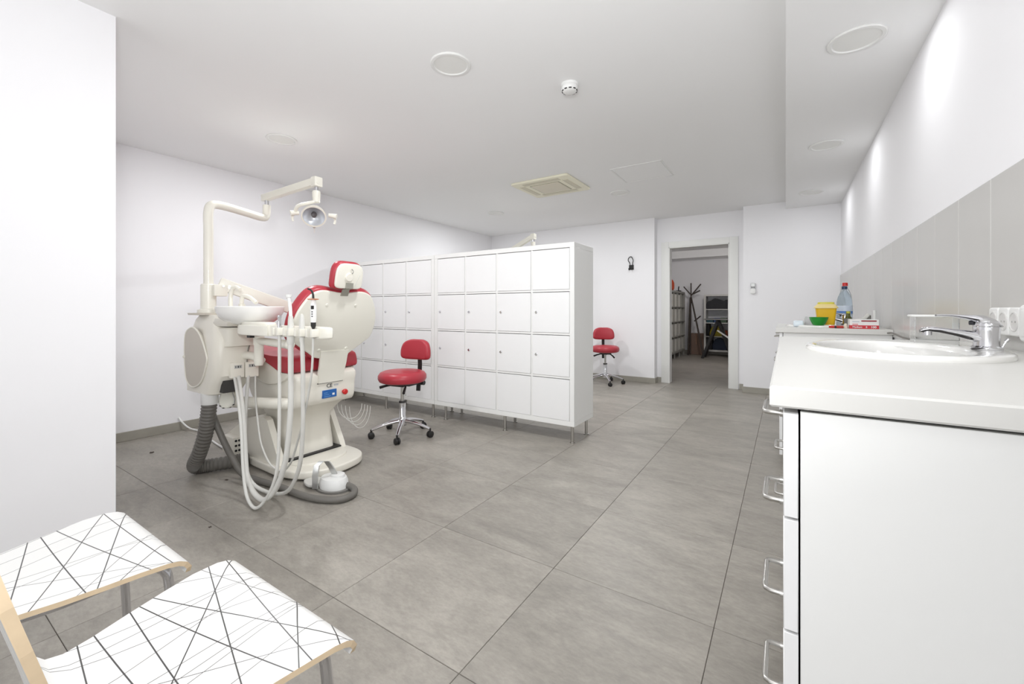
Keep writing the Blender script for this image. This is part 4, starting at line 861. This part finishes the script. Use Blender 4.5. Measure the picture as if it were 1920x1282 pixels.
# bottles
def bottle(x, y_, z, label, h=0.30, r=0.042, cap=None, liquid=False, col=None, lab=None):
    t = thing('bottle', label, 'bottle', (x, y_, z), 'bottles on the far counter')
    k = h/0.30
    make(MB().lathe([(0.001, 0.002), (r*0.9, 0.0), (r, 0.008*k), (r, 0.16*k), (r*0.97, 0.185*k), (r*0.8, 0.222*k), (r*0.5, 0.252*k), (0.015, 0.266*k), (0.0135, 0.284*k), (0.001, 0.284*k)], (x, y_, z), 28), 'body', col, t)
    make(MB().lathe([(0.001, 0.277*k), (0.0165, 0.277*k), (0.0165, 0.297*k), (0.014, 0.30*k), (0.001, 0.30*k)], (x, y_, z), 20), 'cap', cap, t)
    if lab:
        lo = make(MB().lathe([(r+0.0006, 0.085*k), (r+0.001, 0.09*k), (r+0.001, 0.152*k), (r+0.0006, 0.155*k)], (x, y_, z), 30), 'paper_label', lab[0], t)
        make(MB().lathe([(r+0.0013, 0.095*k), (r+0.0015, 0.097*k), (r+0.0015, 0.112*k), (r+0.0013, 0.114*k)], (x, y_, z), 30), 'label_band', lab[1], lo)
    return t
WATER = mat('clear_bottle_plastic', srgb(226, 234, 240), 0.06, trans=0.92, ior=1.2, var=0.01, scale=6)
PLABEL = mat('water_label', srgb(205, 216, 232), 0.4, var=0.06, scale=40)
PBAND = mat('water_label_blue', srgb(90, 132, 200), 0.4, var=0.2, scale=60)
bottle(0.365, 3.92, KZ, 'clear plastic water bottle with red cap behind the blue-capped one', 0.315, 0.042, REDP, col=WATER)
bottle(0.352, 3.82, KZ, 'clear plastic water bottle with dark blue cap and pale label', 0.285, 0.046, mat('navy_plastic', srgb(38, 60, 90), 0.4, var=0.05, scale=12), col=WATER, lab=(PLABEL, PBAND))
OLIVE = mat('olive_glass', srgb(96, 100, 40), 0.12, trans=0.35, var=0.25, scale=30)
t = thing('glass_vial', 'dark olive glass bottle in front of the water bottles', 'bottle', (0.352, 3.60, KZ), 'bottles on the far counter')
make(MB().lathe([(0.001, 0.0135), (0.019, 0.0135), (0.02, 0.022), (0.02, 0.062), (0.012, 0.075), (0.010, 0.095), (0.001, 0.095)], (0.352, 3.60, KZ), 20), 'body', OLIVE, t)
make(MB().lathe([(0.001, 0.093), (0.012, 0.093), (0.012, 0.107), (0.001, 0.108)], (0.352, 3.60, KZ), 16), 'cap', mat('lime_cap', srgb(190, 190, 70), 0.4, var=0.05, scale=20), t)
for c_ in t.children: c_.location = (0, 0, 0)
tag(make(MB().rings([[(0.335+x*s_, 3.47+y_*s_, z) for x, y_ in rrect(-0.02, -0.015, 0.02, 0.015, 0.006, 3)] for s_, z in ((0.75, KZ+0.0135), (1.0, KZ+0.06), (0.9, KZ+0.06))]), 'grey_cup', mat('dark_grey_plastic', srgb(110, 108, 104), 0.5, var=0.05, scale=12), None, (0.335, 3.47, KZ)), 'small dark grey tapered cup beside the glove box', 'cup')
# red tube and scraps
t = thing('adhesive_tube', 'small red and white tube lying before the tap on the far counter', 'tube', (0.27, 3.40, KZ))
make(MB().tube([(0.235, 3.405, KZ+0.008), (0.262, 3.40, KZ+0.008), (0.29, 3.395, KZ+0.008)], 0.008, 10), 'tube_body', REDP, t)
make(MB().tube([(0.29, 3.395, KZ+0.008), (0.300, 3.393, KZ+0.008)], 0.006, 10), 'tube_cap', BLACK, t)
t = thing('marker_stub', 'stubby red marker lying beside the glove box', 'marker', (0.305, 3.37, KZ))
make(MB().cyl((0.268, 3.365, KZ+0.0085), (0.305, 3.372, KZ+0.0085), 0.0085, n=12), 'barrel', mat('dull_red_plastic', srgb(186, 70, 62), 0.4, var=0.05, scale=12), t)
make(MB().cyl((0.262, 3.364, KZ+0.0085), (0.269, 3.365, KZ+0.0085), 0.0088, n=12), 'cap', INK, t)
tag(make(MB().lathe([(0.014, 0.0), (0.0145, 0.004), (0.006, 0.03), (0.001, 0.031)], (0.318, 3.39, KZ), 16, Matrix.Rotation(0.0, 3, 'X')), 'paper_cone', mat('off_white_paper', srgb(226, 222, 204), 0.6, var=0.03, scale=12), None, (0.318, 3.39, KZ)), 'tiny off-white cone standing left of the glove box', 'cone')
# glove box
gx, gy = 0.335, 3.345
t = thing('glove_box', 'white and red cardboard glove box with Medium 100 printing', 'box', (gx+0.07, gy+0.05, KZ))
make(MB().box((gx, gy, KZ), (gx+0.138, gy+0.12, KZ+0.058), 0.001, 1), 'carton', mat('white_card', srgb(236, 234, 232), 0.5, var=0.01, scale=10), t)
make(MB().box((gx-0.0006, gy-0.0006, KZ+0.0005), (gx+0.1386, gy+0.05, KZ+0.022)), 'red_band', mat('red_card', srgb(204, 58, 66), 0.5, var=0.03, scale=10), t)
text('print', 'Medium', 0.0145, WINK, t, face_my((gx+0.036, gy-0.001, KZ+0.0105)), 0.0003, 0.0002)
text('print', '8', 0.0145, WINK, t, face_my((gx+0.08, gy-0.001, KZ+0.0105)), 0.0003, 0.0002)
text('print', '100', 0.018, WINK, t, face_my((gx+0.113, gy-0.001, KZ+0.0105)), 0.0005, 0.0002)
make(MB().pad(rrect(gx+0.054, KZ+0.0445, gx+0.128, KZ+0.0525, 0.004), lambda a, b, q: (a, gy-q, b), 0, 0.0008, 0.0), 'logo_pill', mat('dark_red_card', srgb(150, 50, 60), 0.5, var=0.03, scale=10), t)
make(MB().box((gx+0.012, gy-0.0005, KZ+0.026), (gx+0.04, gy+0.001, KZ+0.030)), 'print_line', mat('red_card', srgb(204, 58, 66)), t)
make(MB().box((gx+0.012, gy-0.0005, KZ+0.042), (gx+0.046, gy+0.001, KZ+0.045)), 'print_line', mat('grey_print', srgb(150, 160, 180)), t)
# crumpled tubing and white stand behind the glove box
t = thing('intraoral_camera', 'crooked white and grey instrument lying behind the glove box', 'instrument', (0.42, 3.62, KZ))
make(MB().tube([(0.34, 3.60, KZ+0.03), (0.38, 3.60, KZ+0.045), (0.43, 3.61, KZ+0.055), (0.46, 3.62, KZ+0.085)], [0.009, 0.012], 10, 4), 'handle', mat('light_grey_plastic', srgb(212, 211, 206)), t)
make(MB().tube([(0.35, 3.60, KZ+0.010), (0.39, 3.60, KZ+0.012), (0.44, 3.61, KZ+0.012), (0.46, 3.615, KZ+0.045), (0.462, 3.62, KZ+0.08)], 0.010, 10, 4), 'stand', GREYH, t)
tag(make(MB().lathe([(0.001, 0), (0.015, 0), (0.015, 0.006), (0.007, 0.012), (0.007, 0.108), (0.009, 0.11), (0.001, 0.115)], (0.487, 3.60, KZ), 16), 'white_holder', WHITEP, None, (0.487, 3.60, KZ)), 'short white upright holder behind the glove box', 'holder')

# ------------------------------------------------------------------ patterned chairs in the foreground
def print_mat(name, thick, thin):
    """white laminate with dark printed lines, given in seat coordinates (metres)"""
    m = bpy.data.materials.new(name); m.use_nodes = True
    nt = m.node_tree; N = nt.nodes; L = nt.links; b = N['Principled BSDF']; b.inputs['Roughness'].default_value = 0.35
    uv = N.new('ShaderNodeUVMap'); uv.uv_map = 'print'
    def mth(op, a, b_=None, c=None):
        n = N.new('ShaderNodeMath'); n.operation = op
        for i, q in enumerate((a, b_, c)):
            if q is None: continue
            if isinstance(q, (int, float)): n.inputs[i].default_value = q
            else: L.new(q, n.inputs[i])
        return n.outputs[0]
    def lines(ls, wd):
        acc = None
        for (x0, y0, x1, y1) in ls:
            dx, dy = x1-x0, y1-y0; l_ = math.hypot(dx, dy); nx, ny = -dy/l_, dx/l_
            dp = N.new('ShaderNodeVectorMath'); dp.operation = 'DOT_PRODUCT'; dp.inputs[1].default_value = (nx, ny, 0); L.new(uv.outputs[0], dp.inputs[0])
            d = mth('ABSOLUTE', mth('SUBTRACT', dp.outputs['Value'], nx*x0+ny*y0))
            acc = d if acc is None else mth('MINIMUM', acc, d)
        mr = N.new('ShaderNodeMapRange'); mr.inputs['From Min'].default_value = wd*0.75; mr.inputs['From Max'].default_value = wd*1.25
        mr.inputs['To Min'].default_value = 1.0; mr.inputs['To Max'].default_value = 0.0
        L.new(acc, mr.inputs['Value']); return mr.outputs[0]
    a = lines(thick, 0.00115); c_ = lines(thin, 0.0008)
    m1 = N.new('ShaderNodeMix'); m1.data_type = 'RGBA'; m1.inputs[6].default_value = (*srgb(236, 235, 233), 1); m1.inputs[7].default_value = (*srgb(100, 98, 96), 1); L.new(c_, m1.inputs[0])
    m2 = N.new('ShaderNodeMix'); m2.data_type = 'RGBA'; m2.inputs[7].default_value = (*srgb(66, 64, 63), 1); L.new(m1.outputs[2], m2.inputs[6]); L.new(a, m2.inputs[0])
    L.new(m2.outputs[2], b.inputs['Base Color'])
    return m
def visitor_chair(label, cx_, yf, rz, pm):
    t = thing('visitor_chair', label, 'chair', (cx_, yf-0.22, 0), 'patterned visitor chairs')
    # centre line (y back from the front edge, z) from the rounded front lip over the seat up the back
    prof = [(0.003, 0.412), (0.004, 0.424), (-0.004, 0.437), (-0.018, 0.445), (-0.04, 0.450), (-0.09, 0.452), (-0.15, 0.449), (-0.21, 0.446), (-0.27, 0.444), (-0.31, 0.446), (-0.335, 0.455), (-0.352, 0.475), (-0.363, 0.505), (-0.375, 0.56), (-0.39, 0.62), (-0.405, 0.68), (-0.42, 0.74), (-0.432, 0.79), (-0.438, 0.83)]
    hw = [0.222, 0.228, 0.231, 0.232, 0.231, 0.225, 0.212, 0.196, 0.176, 0.163, 0.158, 0.158, 0.162, 0.178, 0.196, 0.208, 0.214, 0.212, 0.195]
    th = 0.0055; n = 12; vs_ = []; fs_ = []; uvp = []
    s_ = 0.0
    for i, ((y_, z), h) in enumerate(zip(prof, hw)):
        a = Vector(prof[max(i-1, 0)]); b_ = Vector(prof[min(i+1, len(prof)-1)]); d = (b_-a).normalized(); nn = Vector((d.y, -d.x))
        if nn.y < 0 and i < 9: nn = -nn
        nn = Vector((-d.y, d.x)) if Vector((-d.y, d.x)).dot(Vector((0.3, 1.0))) > 0 else Vector((d.y, -d.x))
        if i: s_ -= (Vector(prof[i])-Vector(prof[i-1])).length
        for sd in (1, -1):
            for k in range(n+1):
                u = -1+2*k/n
                dish = -0.004*(1-u*u) if i > 3 else 0.0
                vs_.append((cx_+u*h, yf+y_+nn.x*(th*sd+dish), z+nn.y*(th*sd+dish))); uvp.append((u*h, s_))
    st = 2*(n+1); m_ = len(prof)
    faces_top = []; faces_edge = []
    for i in range(m_-1):
        for k in range(n):
            a = i*st+k; faces_top.append((a, a+1, a+1+st, a+st)); b_ = i*st+(n+1)+k; faces_top.append((b_, b_+st, b_+1+st, b_+1))
        for k in (0, n):
            a = i*st+k; b_ = a+n+1; faces_edge.append((a, a+st, b_+st, b_) if k == 0 else (a, b_, b_+st, a+st))
    for i in (0, m_-1):
        for k in range(n):
            a = i*st+k; b_ = a+n+1; faces_edge.append((a, b_, b_+1, a+1) if i == 0 else (a, a+1, b_+1, b_))
    mb = MB(); mb.add(vs_, faces_top+faces_edge)
    o = make(mb, 'seat_shell', pm, t); me = o.data; me.materials.append(PLY)
    uvl = me.uv_layers.new(name='print'); nt_ = len(faces_top)
    for p in me.polygons:
        if p.index >= nt_: p.material_index = 1; p.use_smooth = False
        for li in p.loop_indices: uvl.data[li].uv = uvp[me.loops[li].vertex_index]
    # chrome frame
    for sd in (-1, 1):
        x = cx_+sd*0.165
        make(MB().tube([(x+sd*0.035, yf+0.005, 0.0), (x+sd*0.02, yf-0.008, 0.20), (x+sd*0.008, yf-0.018, 0.36), (x+sd*0.004, yf-0.024, 0.405), (x, yf-0.045, 0.428), (x, yf-0.075, 0.433)], 0.0105, 12, 5), 'front_leg', CHROME, t)
        make(MB().tube([(x+sd*0.035, yf-0.46, 0.0), (x+sd*0.01, yf-0.40, 0.22), (x-sd*0.02, yf-0.345, 0.39), (x-sd*0.022, yf-0.325, 0.422), (x-sd*0.02, yf-0.295, 0.430), (x, yf-0.20, 0.431), (x, yf-0.075, 0.433)], 0.0105, 12, 5), 'rear_leg', CHROME, t)
    make(MB().tube([(cx_-0.165, yf-0.13, 0.430), (cx_+0.165, yf-0.13, 0.430)], 0.009, 10), 'cross_tube', CHROME, t)
    return t
THICK1 = [(-0.2199, -0.0869, 0.1725, -0.1942), (-0.1186, -0.1173, 0.0732, -0.2585), (-0.1136, -0.0618, 0.2225, -0.1063), (-0.196, -0.1899, 0.2242, -0.0382), (-0.1864, -0.2157, 0.2201, -0.1368), (-0.1787, -0.2357, 0.0895, -0.2479), (-0.1581, -0.2916, 0.0297, -0.2867), (-0.1493, -0.3189, -0.0378, -0.3304), (0.0543, -0.0351, 0.2208, -0.1269), (0.1615, -0.0271, 0.2232, -0.0531)]
THIN1 = [(-0.1572, -0.291, -0.1224, -0.1042), (-0.1242, -0.3551, -0.1147, -0.1446), (-0.0206, -0.3193, -0.071, -0.0629), (0.031, -0.2858, 0.0376, -0.0602), (0.066, -0.2548, 0.0565, -0.0373), (0.0319, -0.2835, 0.2232, -0.0418), (0.0897, -0.2439, 0.0653, -0.0423), (-0.2127, -0.0957, 0.0309, -0.0355), (0.1535, -0.2065, 0.1382, -0.0225), (-0.2088, -0.1359, -0.1707, -0.0843), (-0.1142, -0.3556, -0.0827, -0.2513)]
THICK2 = [(-0.2388, -0.0697, 0.162, -0.2712), (-0.1806, -0.0394, 0.1818, -0.174), (-0.2202, -0.1737, 0.1918, -0.1034), (-0.2121, -0.2028, 0.1766, -0.2017), (-0.2065, -0.225, -0.0215, -0.267), (-0.2197, -0.072, 0.207, -0.0583), (0.1231, -0.056, 0.1899, -0.1211)]
THIN2 = [(-0.1845, -0.2552, -0.2404, -0.0781), (-0.1272, -0.2496, -0.1626, -0.0704), (0.0392, -0.2663, 0.0285, -0.0612), (0.0013, -0.261, 0.0441, -0.0511), (0.1783, -0.1926, 0.0489, -0.071), (0.0407, -0.2695, 0.1938, -0.1003), (-0.0604, -0.2556, -0.111, -0.0574), (0.144, -0.2685, 0.179, -0.1799)]
K1 = print_mat('line_print_front', THICK1, THIN1)
K2 = print_mat('line_print_rear', THICK2, THIN2)
visitor_chair('front visitor chair with line-printed white seat, its backrest cut by the left picture edge', -0.912, 0.505, 0, K1)
visitor_chair('line-printed white visitor chair standing nearest the white wall block', -1.468, 0.440, 0, K2)

# ------------------------------------------------------------------ storage room contents
SHW = mat('storage_shelf_white', srgb(214, 212, 208), 0.45, var=0.02, scale=6)
def open_shelf(name, label, x0, y0, x1, y1, z0, z1, cols, rows, along):
    t = thing(name, label, 'shelving', ((x0+x1)/2, (y0+y1)/2, 0), 'shelving in the storage room')
    fr, dv = 0.04, 0.018
    make(MB().box((x0, y0, z1-fr), (x1, y1, z1)), 'top_panel', SHW, t, smooth=False)
    make(MB().box((x0, y0, z0), (x1, y1, z0+fr)), 'bottom_panel', SHW, t, smooth=False)
    L_ = (y1-y0) if along == 'y' else (x1-x0); cw = (L_-2*fr-(cols-1)*dv)/cols; ch_ = (z1-z0-2*fr-(rows-1)*dv)/rows
    for k in range(cols+1):
        a = (0 if k == 0 else fr+cw*k+dv*(k-1)); w_ = fr if k in (0, cols) else dv
        if k == cols: a = L_-fr
        if along == 'y': make(MB().box((x0, y0+a, z0+fr), (x1, y0+a+w_, z1-fr)), 'upright', SHW, t, smooth=False)
        else: make(MB().box((x0+a, y0, z0+fr), (x0+a+w_, y1, z1-fr)), 'upright', SHW, t, smooth=False)
    for r in range(1, rows):
        z = z0+fr+ch_*r+dv*(r-1); make(MB().box((x0 if along == 'y' else x0+fr, y0+fr if along == 'y' else y0, z), (x1 if along == 'y' else x1-fr, y1-fr if along == 'y' else y1, z+dv)), 'shelf', SHW, t, smooth=False)
    for a, b in ((x0+0.03, y0+0.03), (x1-0.03, y0+0.03), (x0+0.03, y1-0.03), (x1-0.03, y1-0.03)):
        make(MB().cyl((a, b, 0), (a, b, z0), 0.018, n=10), 'foot', SHW, t)
    if along == 'y':
        for k in (1, 2): make(MB().cyl((x1-0.03, y0+(y1-y0)*k/3, 0), (x1-0.03, y0+(y1-y0)*k/3, z0), 0.018, n=10), 'foot', SHW, t)
    return cw, ch_, fr, dv
GREYSH = mat('grey_shelf_edge', srgb(150, 148, 142), 0.5, var=0.04, scale=6)
SHW_keep = SHW; SHW = GREYSH
sy0, sy1 = 9.12, 10.62
cw, chh, fr, dv = open_shelf('open_shelving', 'grey open shelving full of white boxes on the left of the storage room', -2.39, sy0, -2.0, sy1, 0.12, 1.48, 4, 4, 'y')
SHW = SHW_keep
FILE = mat('white_file_card', srgb(226, 224, 216), 0.6, var=0.03, scale=9)
p = None
for r in range(4):
    for k in range(4):
        for q in range(2):
            if (r, k, q) in ((2, 3, 1), (1, 3, 1), (3, 3, 1)): continue
            y_ = sy0+fr+(cw+dv)*k+0.008+q*(cw/2-0.004); z = 0.12+fr+(chh+dv)*r+0.0005
            if p is None:
                o = make(MB().box((0, 0, 0), (0.30, cw/2-0.016, chh-0.035), 0.002, 1), 'file_box', FILE, None, (-2.33, y_, z)); o.data.transform(Matrix.Translation((2.33, y_, z)) if False else Matrix()); 
                me = o.data; me.transform(Matrix.Translation((-2.33, y_, z))); p = o
            else:
                o = p.copy(); C.objects.link(o); o.location = (-2.33, y_, z)
            tag(o, 'white upright file box in the left storage shelving', 'file box', 'white file boxes in the storage shelving')
t = thing('orange_bag', 'orange crumpled bag on top of the left storage shelving', 'bag', (-2.10, 9.32, 1.48))
make(MB().pad(cr([(9.16, 1.482), (9.36, 1.481), (9.56, 1.483), (9.60, 1.60), (9.53, 1.70), (9.36, 1.72), (9.2, 1.70), (9.14, 1.6)], 4), lambda a, b, q: (-2.02-q+0.008*math.sin(a*60), a, b+0.006*math.sin(a*45+q*30)*(1 if b > 1.5 else 0)), 0.0, 0.2, 0.05), 'bag_body', mat('orange_fabric', srgb(196, 74, 32), 0.7, var=0.25, scale=12), t)
make(MB().tube([(-2.11, 9.30, 1.70), (-2.11, 9.32, 1.75), (-2.11, 9.40, 1.75), (-2.11, 9.42, 1.70)], 0.008, 8, 4), 'strap', mat('dark_red_strap', srgb(120, 40, 30), 0.7, var=0.1, scale=12), t)
t = thing('black_gadget', 'small black clamp on the corner of the left storage shelving', 'clamp', (-2.12, 10.45, 1.48))
make(MB().box((-2.16, 10.40, 1.48), (-2.06, 10.52, 1.52), 0.004), 'body', BLACK, t)
make(MB().tube([(-2.11, 10.45, 1.51), (-2.10, 10.40, 1.56), (-2.08, 10.33, 1.60)], 0.012, 8, 3), 'grip', BLACK, t)
# coat stand: slender trunk with peg branches
t = thing('coat_stand', 'slender dark coat stand with branching pegs in the storage room', 'coat stand', (-1.80, 10.72, 0))
DKW = mat('dark_wood', srgb(70, 60, 54), 0.5, var=0.1, scale=12)
for a, b in (((-1.905, 10.72), (-1.90, 10.78)), ((-1.56, 10.40), (-1.885, 10.75)), ((-1.93, 10.62), (-1.90, 10.72))):
    make(MB().tube([(a[0], a[1], 0.0), (b[0]*0.75+a[0]*0.25, b[1]*0.75+a[1]*0.25, 1.02), (b[0], b[1], 1.36)], [0.02, 0.016], 10), 'leg', DKW, t)
make(MB().lathe([(0.001, 1.22), (0.03, 1.22), (0.03, 1.32), (0.001, 1.32)], (-1.895, 10.745, 0), 12), 'collar', DKW, t)
for dx, dy, z0_, z1_ in ((0.22, -0.02, 1.40, 1.67), (0.0, 0.0, 1.30, 1.70), (0.20, 0.0, 1.42, 1.52), (-0.16, -0.02, 1.42, 1.62), (0.14, -0.05, 0.80, 0.92)):
    sx_ = -1.89 if z0_ > 1 else -1.80
    make(MB().tube([(sx_, 10.75 if z0_ > 1 else 10.66, z0_), (sx_+dx, 10.75+dy if z0_ > 1 else 10.62, z1_)], 0.014, 10), 'peg', DKW, t)
# cardboard carton
t = thing('cardboard_carton', 'plain brown cardboard carton on the storage floor', 'carton', (-1.76, 10.98, 0))
CARD = mat('brown_card', srgb(128, 106, 94), 0.8, var=0.06, scale=9)
make(MB().box((-1.94, 10.80, 0.0), (-1.62, 11.08, 0.50), 0.003, 1), 'carton_body', CARD, t)
make(MB().box((-1.79, 10.798, 0.25), (-1.77, 10.801, 0.502)), 'tape', mat('tape_brown', srgb(160, 124, 100), 0.4, var=0.03, scale=9), t)
# back shelving with supplies
bx0, bx1, by0, by1 = -1.60, -0.10, 10.70, 11.07
cw, chh, fr, dv = open_shelf('open_shelving', 'white open shelving of supplies against the back of the storage room', bx0, by0, bx1, by1, 0.10, 1.42, 3, 4, 'x')
def cell(k, r): return bx0+fr+(cw+dv)*k, 0.10+fr+(chh+dv)*r+0.0005
DARK = mat('dark_fabric', srgb(52, 52, 55), 0.8, var=0.2, scale=12)
def blob(name, k, r, pts, depth, m, label, cat, y=10.75, group=None):
    x, z = cell(k, r)
    return tag(make(MB().pad(cr([(x+a*cw, z+b*chh) for a, b in pts], 3), lambda a, b, q: (a, y+q, b), 0, depth, 0.015), name, m, None, (x+cw/2, y+depth/2, z)), label, cat, group)
blob('black_bag', 0, 3, [(0.03, 0.0), (0.95, 0.0), (0.97, 0.7), (0.8, 0.62), (0.62, 0.72), (0.4, 0.82), (0.22, 0.66), (0.05, 0.55)], 0.26, DARK, 'black lumpy bag in the top left cell of the back shelving', 'bag')
blob('black_case', 1, 3, [(0.05, 0.0), (0.5, 0.0), (0.52, 0.3), (0.35, 0.6), (0.25, 0.45), (0.08, 0.35)], 0.25, DARK, 'small black case in the top middle cell of the back shelving', 'case')
blob('grey_case', 1, 3, [(0.56, 0.0), (0.97, 0.0), (0.95, 0.2), (0.6, 0.2)], 0.25, mat('grey_fabric', srgb(150, 148, 146), 0.8, var=0.1, scale=12), 'low grey case in the top middle cell of the back shelving', 'case')
TEAL = mat('teal_pack', srgb(54, 86, 96), 0.5, var=0.2, scale=14)
for a, m, lb in ((0.03, TEAL, 'dark teal pack lying leftmost in the second row of the back shelving'), (0.35, mat('blue_pack', srgb(60, 80, 120), 0.5, var=0.2, scale=14), 'blue pack lying in the second row of the back shelving'), (0.64, mat('green_pack', srgb(84, 104, 84), 0.5, var=0.2, scale=14), 'grey-green pack lying in the second row of the back shelving')):
    x, z = cell(0, 2); tag(make(MB().box((x+a*cw, 10.74, z), (x+(a+0.29)*cw, 11.0, z+0.10+0.02*a), 0.008), 'supply_pack', m, None, (x+a*cw, 10.87, z)), lb, 'pack', 'packs in the back shelving')
WB = mat('white_carton', srgb(196, 192, 184), 0.6, var=0.05, scale=10)
x, z = cell(1, 2)
for i in range(2):
    for j in range(2):
        tag(make(MB().box((x+0.03+i*0.19, 10.74, z+j*0.125), (x+0.20+i*0.19, 10.98, z+j*0.125+0.122), 0.003, 1), 'white_box', WB, None, (x+0.11+i*0.19, 10.86, z+j*0.125)), 'white carton, %s %s of four stacked in the back shelving' % (('lower', 'upper')[j], ('left', 'right')[i]), 'carton', 'white cartons in the back shelving')
YB_ = mat('yellow_bag', srgb(176, 160, 50), 0.6, var=0.2, scale=12)
blob('yellow_bag', 0, 1, [(0.2, 0.0), (0.75, 0.0), (0.78, 0.5), (0.6, 0.8), (0.3, 0.75), (0.18, 0.4)], 0.22, YB_, 'yellow-green bag in the third row of the back shelving', 'bag')
blob('dark_bag', 0, 1, [(0.01, 0.0), (0.15, 0.0), (0.16, 0.9), (0.03, 0.92)], 0.22, DARK, 'narrow dark bag in the third row of the back shelving', 'bag')
blob('orange_pouch', 0, 1, [(0.79, 0.0), (0.97, 0.0), (0.97, 0.4), (0.8, 0.42)], 0.2, mat('orange_pack', srgb(170, 80, 44), 0.6, var=0.1, scale=12), 'small orange pouch in the third row of the back shelving', 'pouch')
blob('yellow_bag', 1, 1, [(0.1, 0.0), (0.9, 0.0), (0.9, 0.6), (0.5, 0.8), (0.12, 0.6)], 0.22, YB_, 'larger yellow bag in the middle column of the back shelving', 'bag')
blob('navy_bag', 0, 0, [(0.3, 0.0), (0.9, 0.0), (0.92, 0.6), (0.7, 0.85), (0.4, 0.8)], 0.24, mat('navy_fabric', srgb(48, 56, 74), 0.8, var=0.15, scale=12), 'navy bag in the bottom left cell of the back shelving', 'bag')
blob('black_bag', 0, 0, [(0.02, 0.0), (0.26, 0.0), (0.27, 0.8), (0.1, 0.92), (0.02, 0.7)], 0.24, DARK, 'black bag in the bottom left cell of the back shelving', 'bag')
blob('grey_bag', 1, 0, [(0.05, 0.0), (0.95, 0.0), (0.92, 0.7), (0.5, 0.9), (0.1, 0.7)], 0.24, mat('brown_fabric', srgb(110, 100, 96), 0.8, var=0.15, scale=12), 'grey-brown bag in the bottom middle cell of the back shelving', 'bag')
# trestle table
t = thing('trestle_table', 'dark trestle table standing in front of the storage shelving', 'table', (-0.9, 10.2, 0))
make(MB().box((-1.50, 10.0, 0.845), (-0.25, 10.45, 0.87), 0.003, 1), 'table_top', mat('grey_laminate', srgb(130, 128, 126), 0.4, var=0.03, scale=9), t)
for x in (-1.24, -0.5):
    for y_, s_ in ((10.06, -1), (10.40, 1)):
        make(MB().bar((x, y_+0.06*s_*-1, 0.84), (x-0.30, y_, 0.0), 0.035, 0.05), 'leg', BLACK, t)
        make(MB().bar((x, y_+0.06*s_*-1, 0.84), (x+0.30, y_, 0.0), 0.035, 0.05), 'leg', BLACK, t)
    make(MB().bar((x, 10.08, 0.80), (x, 10.40, 0.80), 0.05, 0.05), 'trestle_beam', BLACK, t)
make(MB().bar((-1.24, 10.08, 0.62), (-0.5, 10.08, 0.10), 0.03, 0.03), 'brace', SHW, t)
# storage ceiling cassette
t = thing('storage_cassette', 'white air vent panel in the storage room ceiling', 'air vent', (-0.75, 8.6, 2.45))
make(MB().pad(rrect(-1.05, 8.3, -0.45, 8.9, 0.03), lambda a, b, q: (a, b, 2.45-q), 0, 0.03, 0.008), 'panel', WHITEP, t)
make(MB().pad(rrect(-0.95, 8.4, -0.55, 8.8, 0.01), lambda a, b, q: (a, b, 2.45-q), 0.02, 0.036, 0.003), 'grille', mat('grille_grey', srgb(120, 120, 118), 0.6, var=0.1, scale=60), t)
t = thing('storage_detector', 'small detector dome in the storage room ceiling', 'detector', (-1.25, 7.9, 2.45))
make(MB().lathe([(0.001, 0), (0.05, 0), (0.05, -0.02), (0.03, -0.045), (0.001, -0.05)], (-1.25, 7.9, 2.45), 20), 'dome', WHITEP, t)

# ------------------------------------------------------------------ debris on the floor
for i, (x, y_, s_) in enumerate(((-3.955, 1.18, 0.012), (-2.93, 1.245, 0.008), (-2.36, 0.93, 0.006))):
    mb = MB()
    for k in range(4):
        a = k*1.7+i; mb.box((x+math.cos(a)*s_*0.7-s_*0.5, y_+math.sin(a)*s_*0.7-s_*0.4, 0.0), (x+math.cos(a)*s_*0.7+s_*0.5, y_+math.sin(a)*s_*0.7+s_*0.4, s_*0.5), s_*0.12, 1)
    tag(make(mb, 'dirt_crumb', mat('dirt_brown', srgb(84, 76, 70), 0.9, var=0.2, scale=60), None, (x, y_, 0)), ('dark dirt crumb on the floor beside the left wall', 'dark dirt crumb on the floor under the drain hose', 'tiny dark crumb on the open floor before the white wall block')[i], 'dirt')
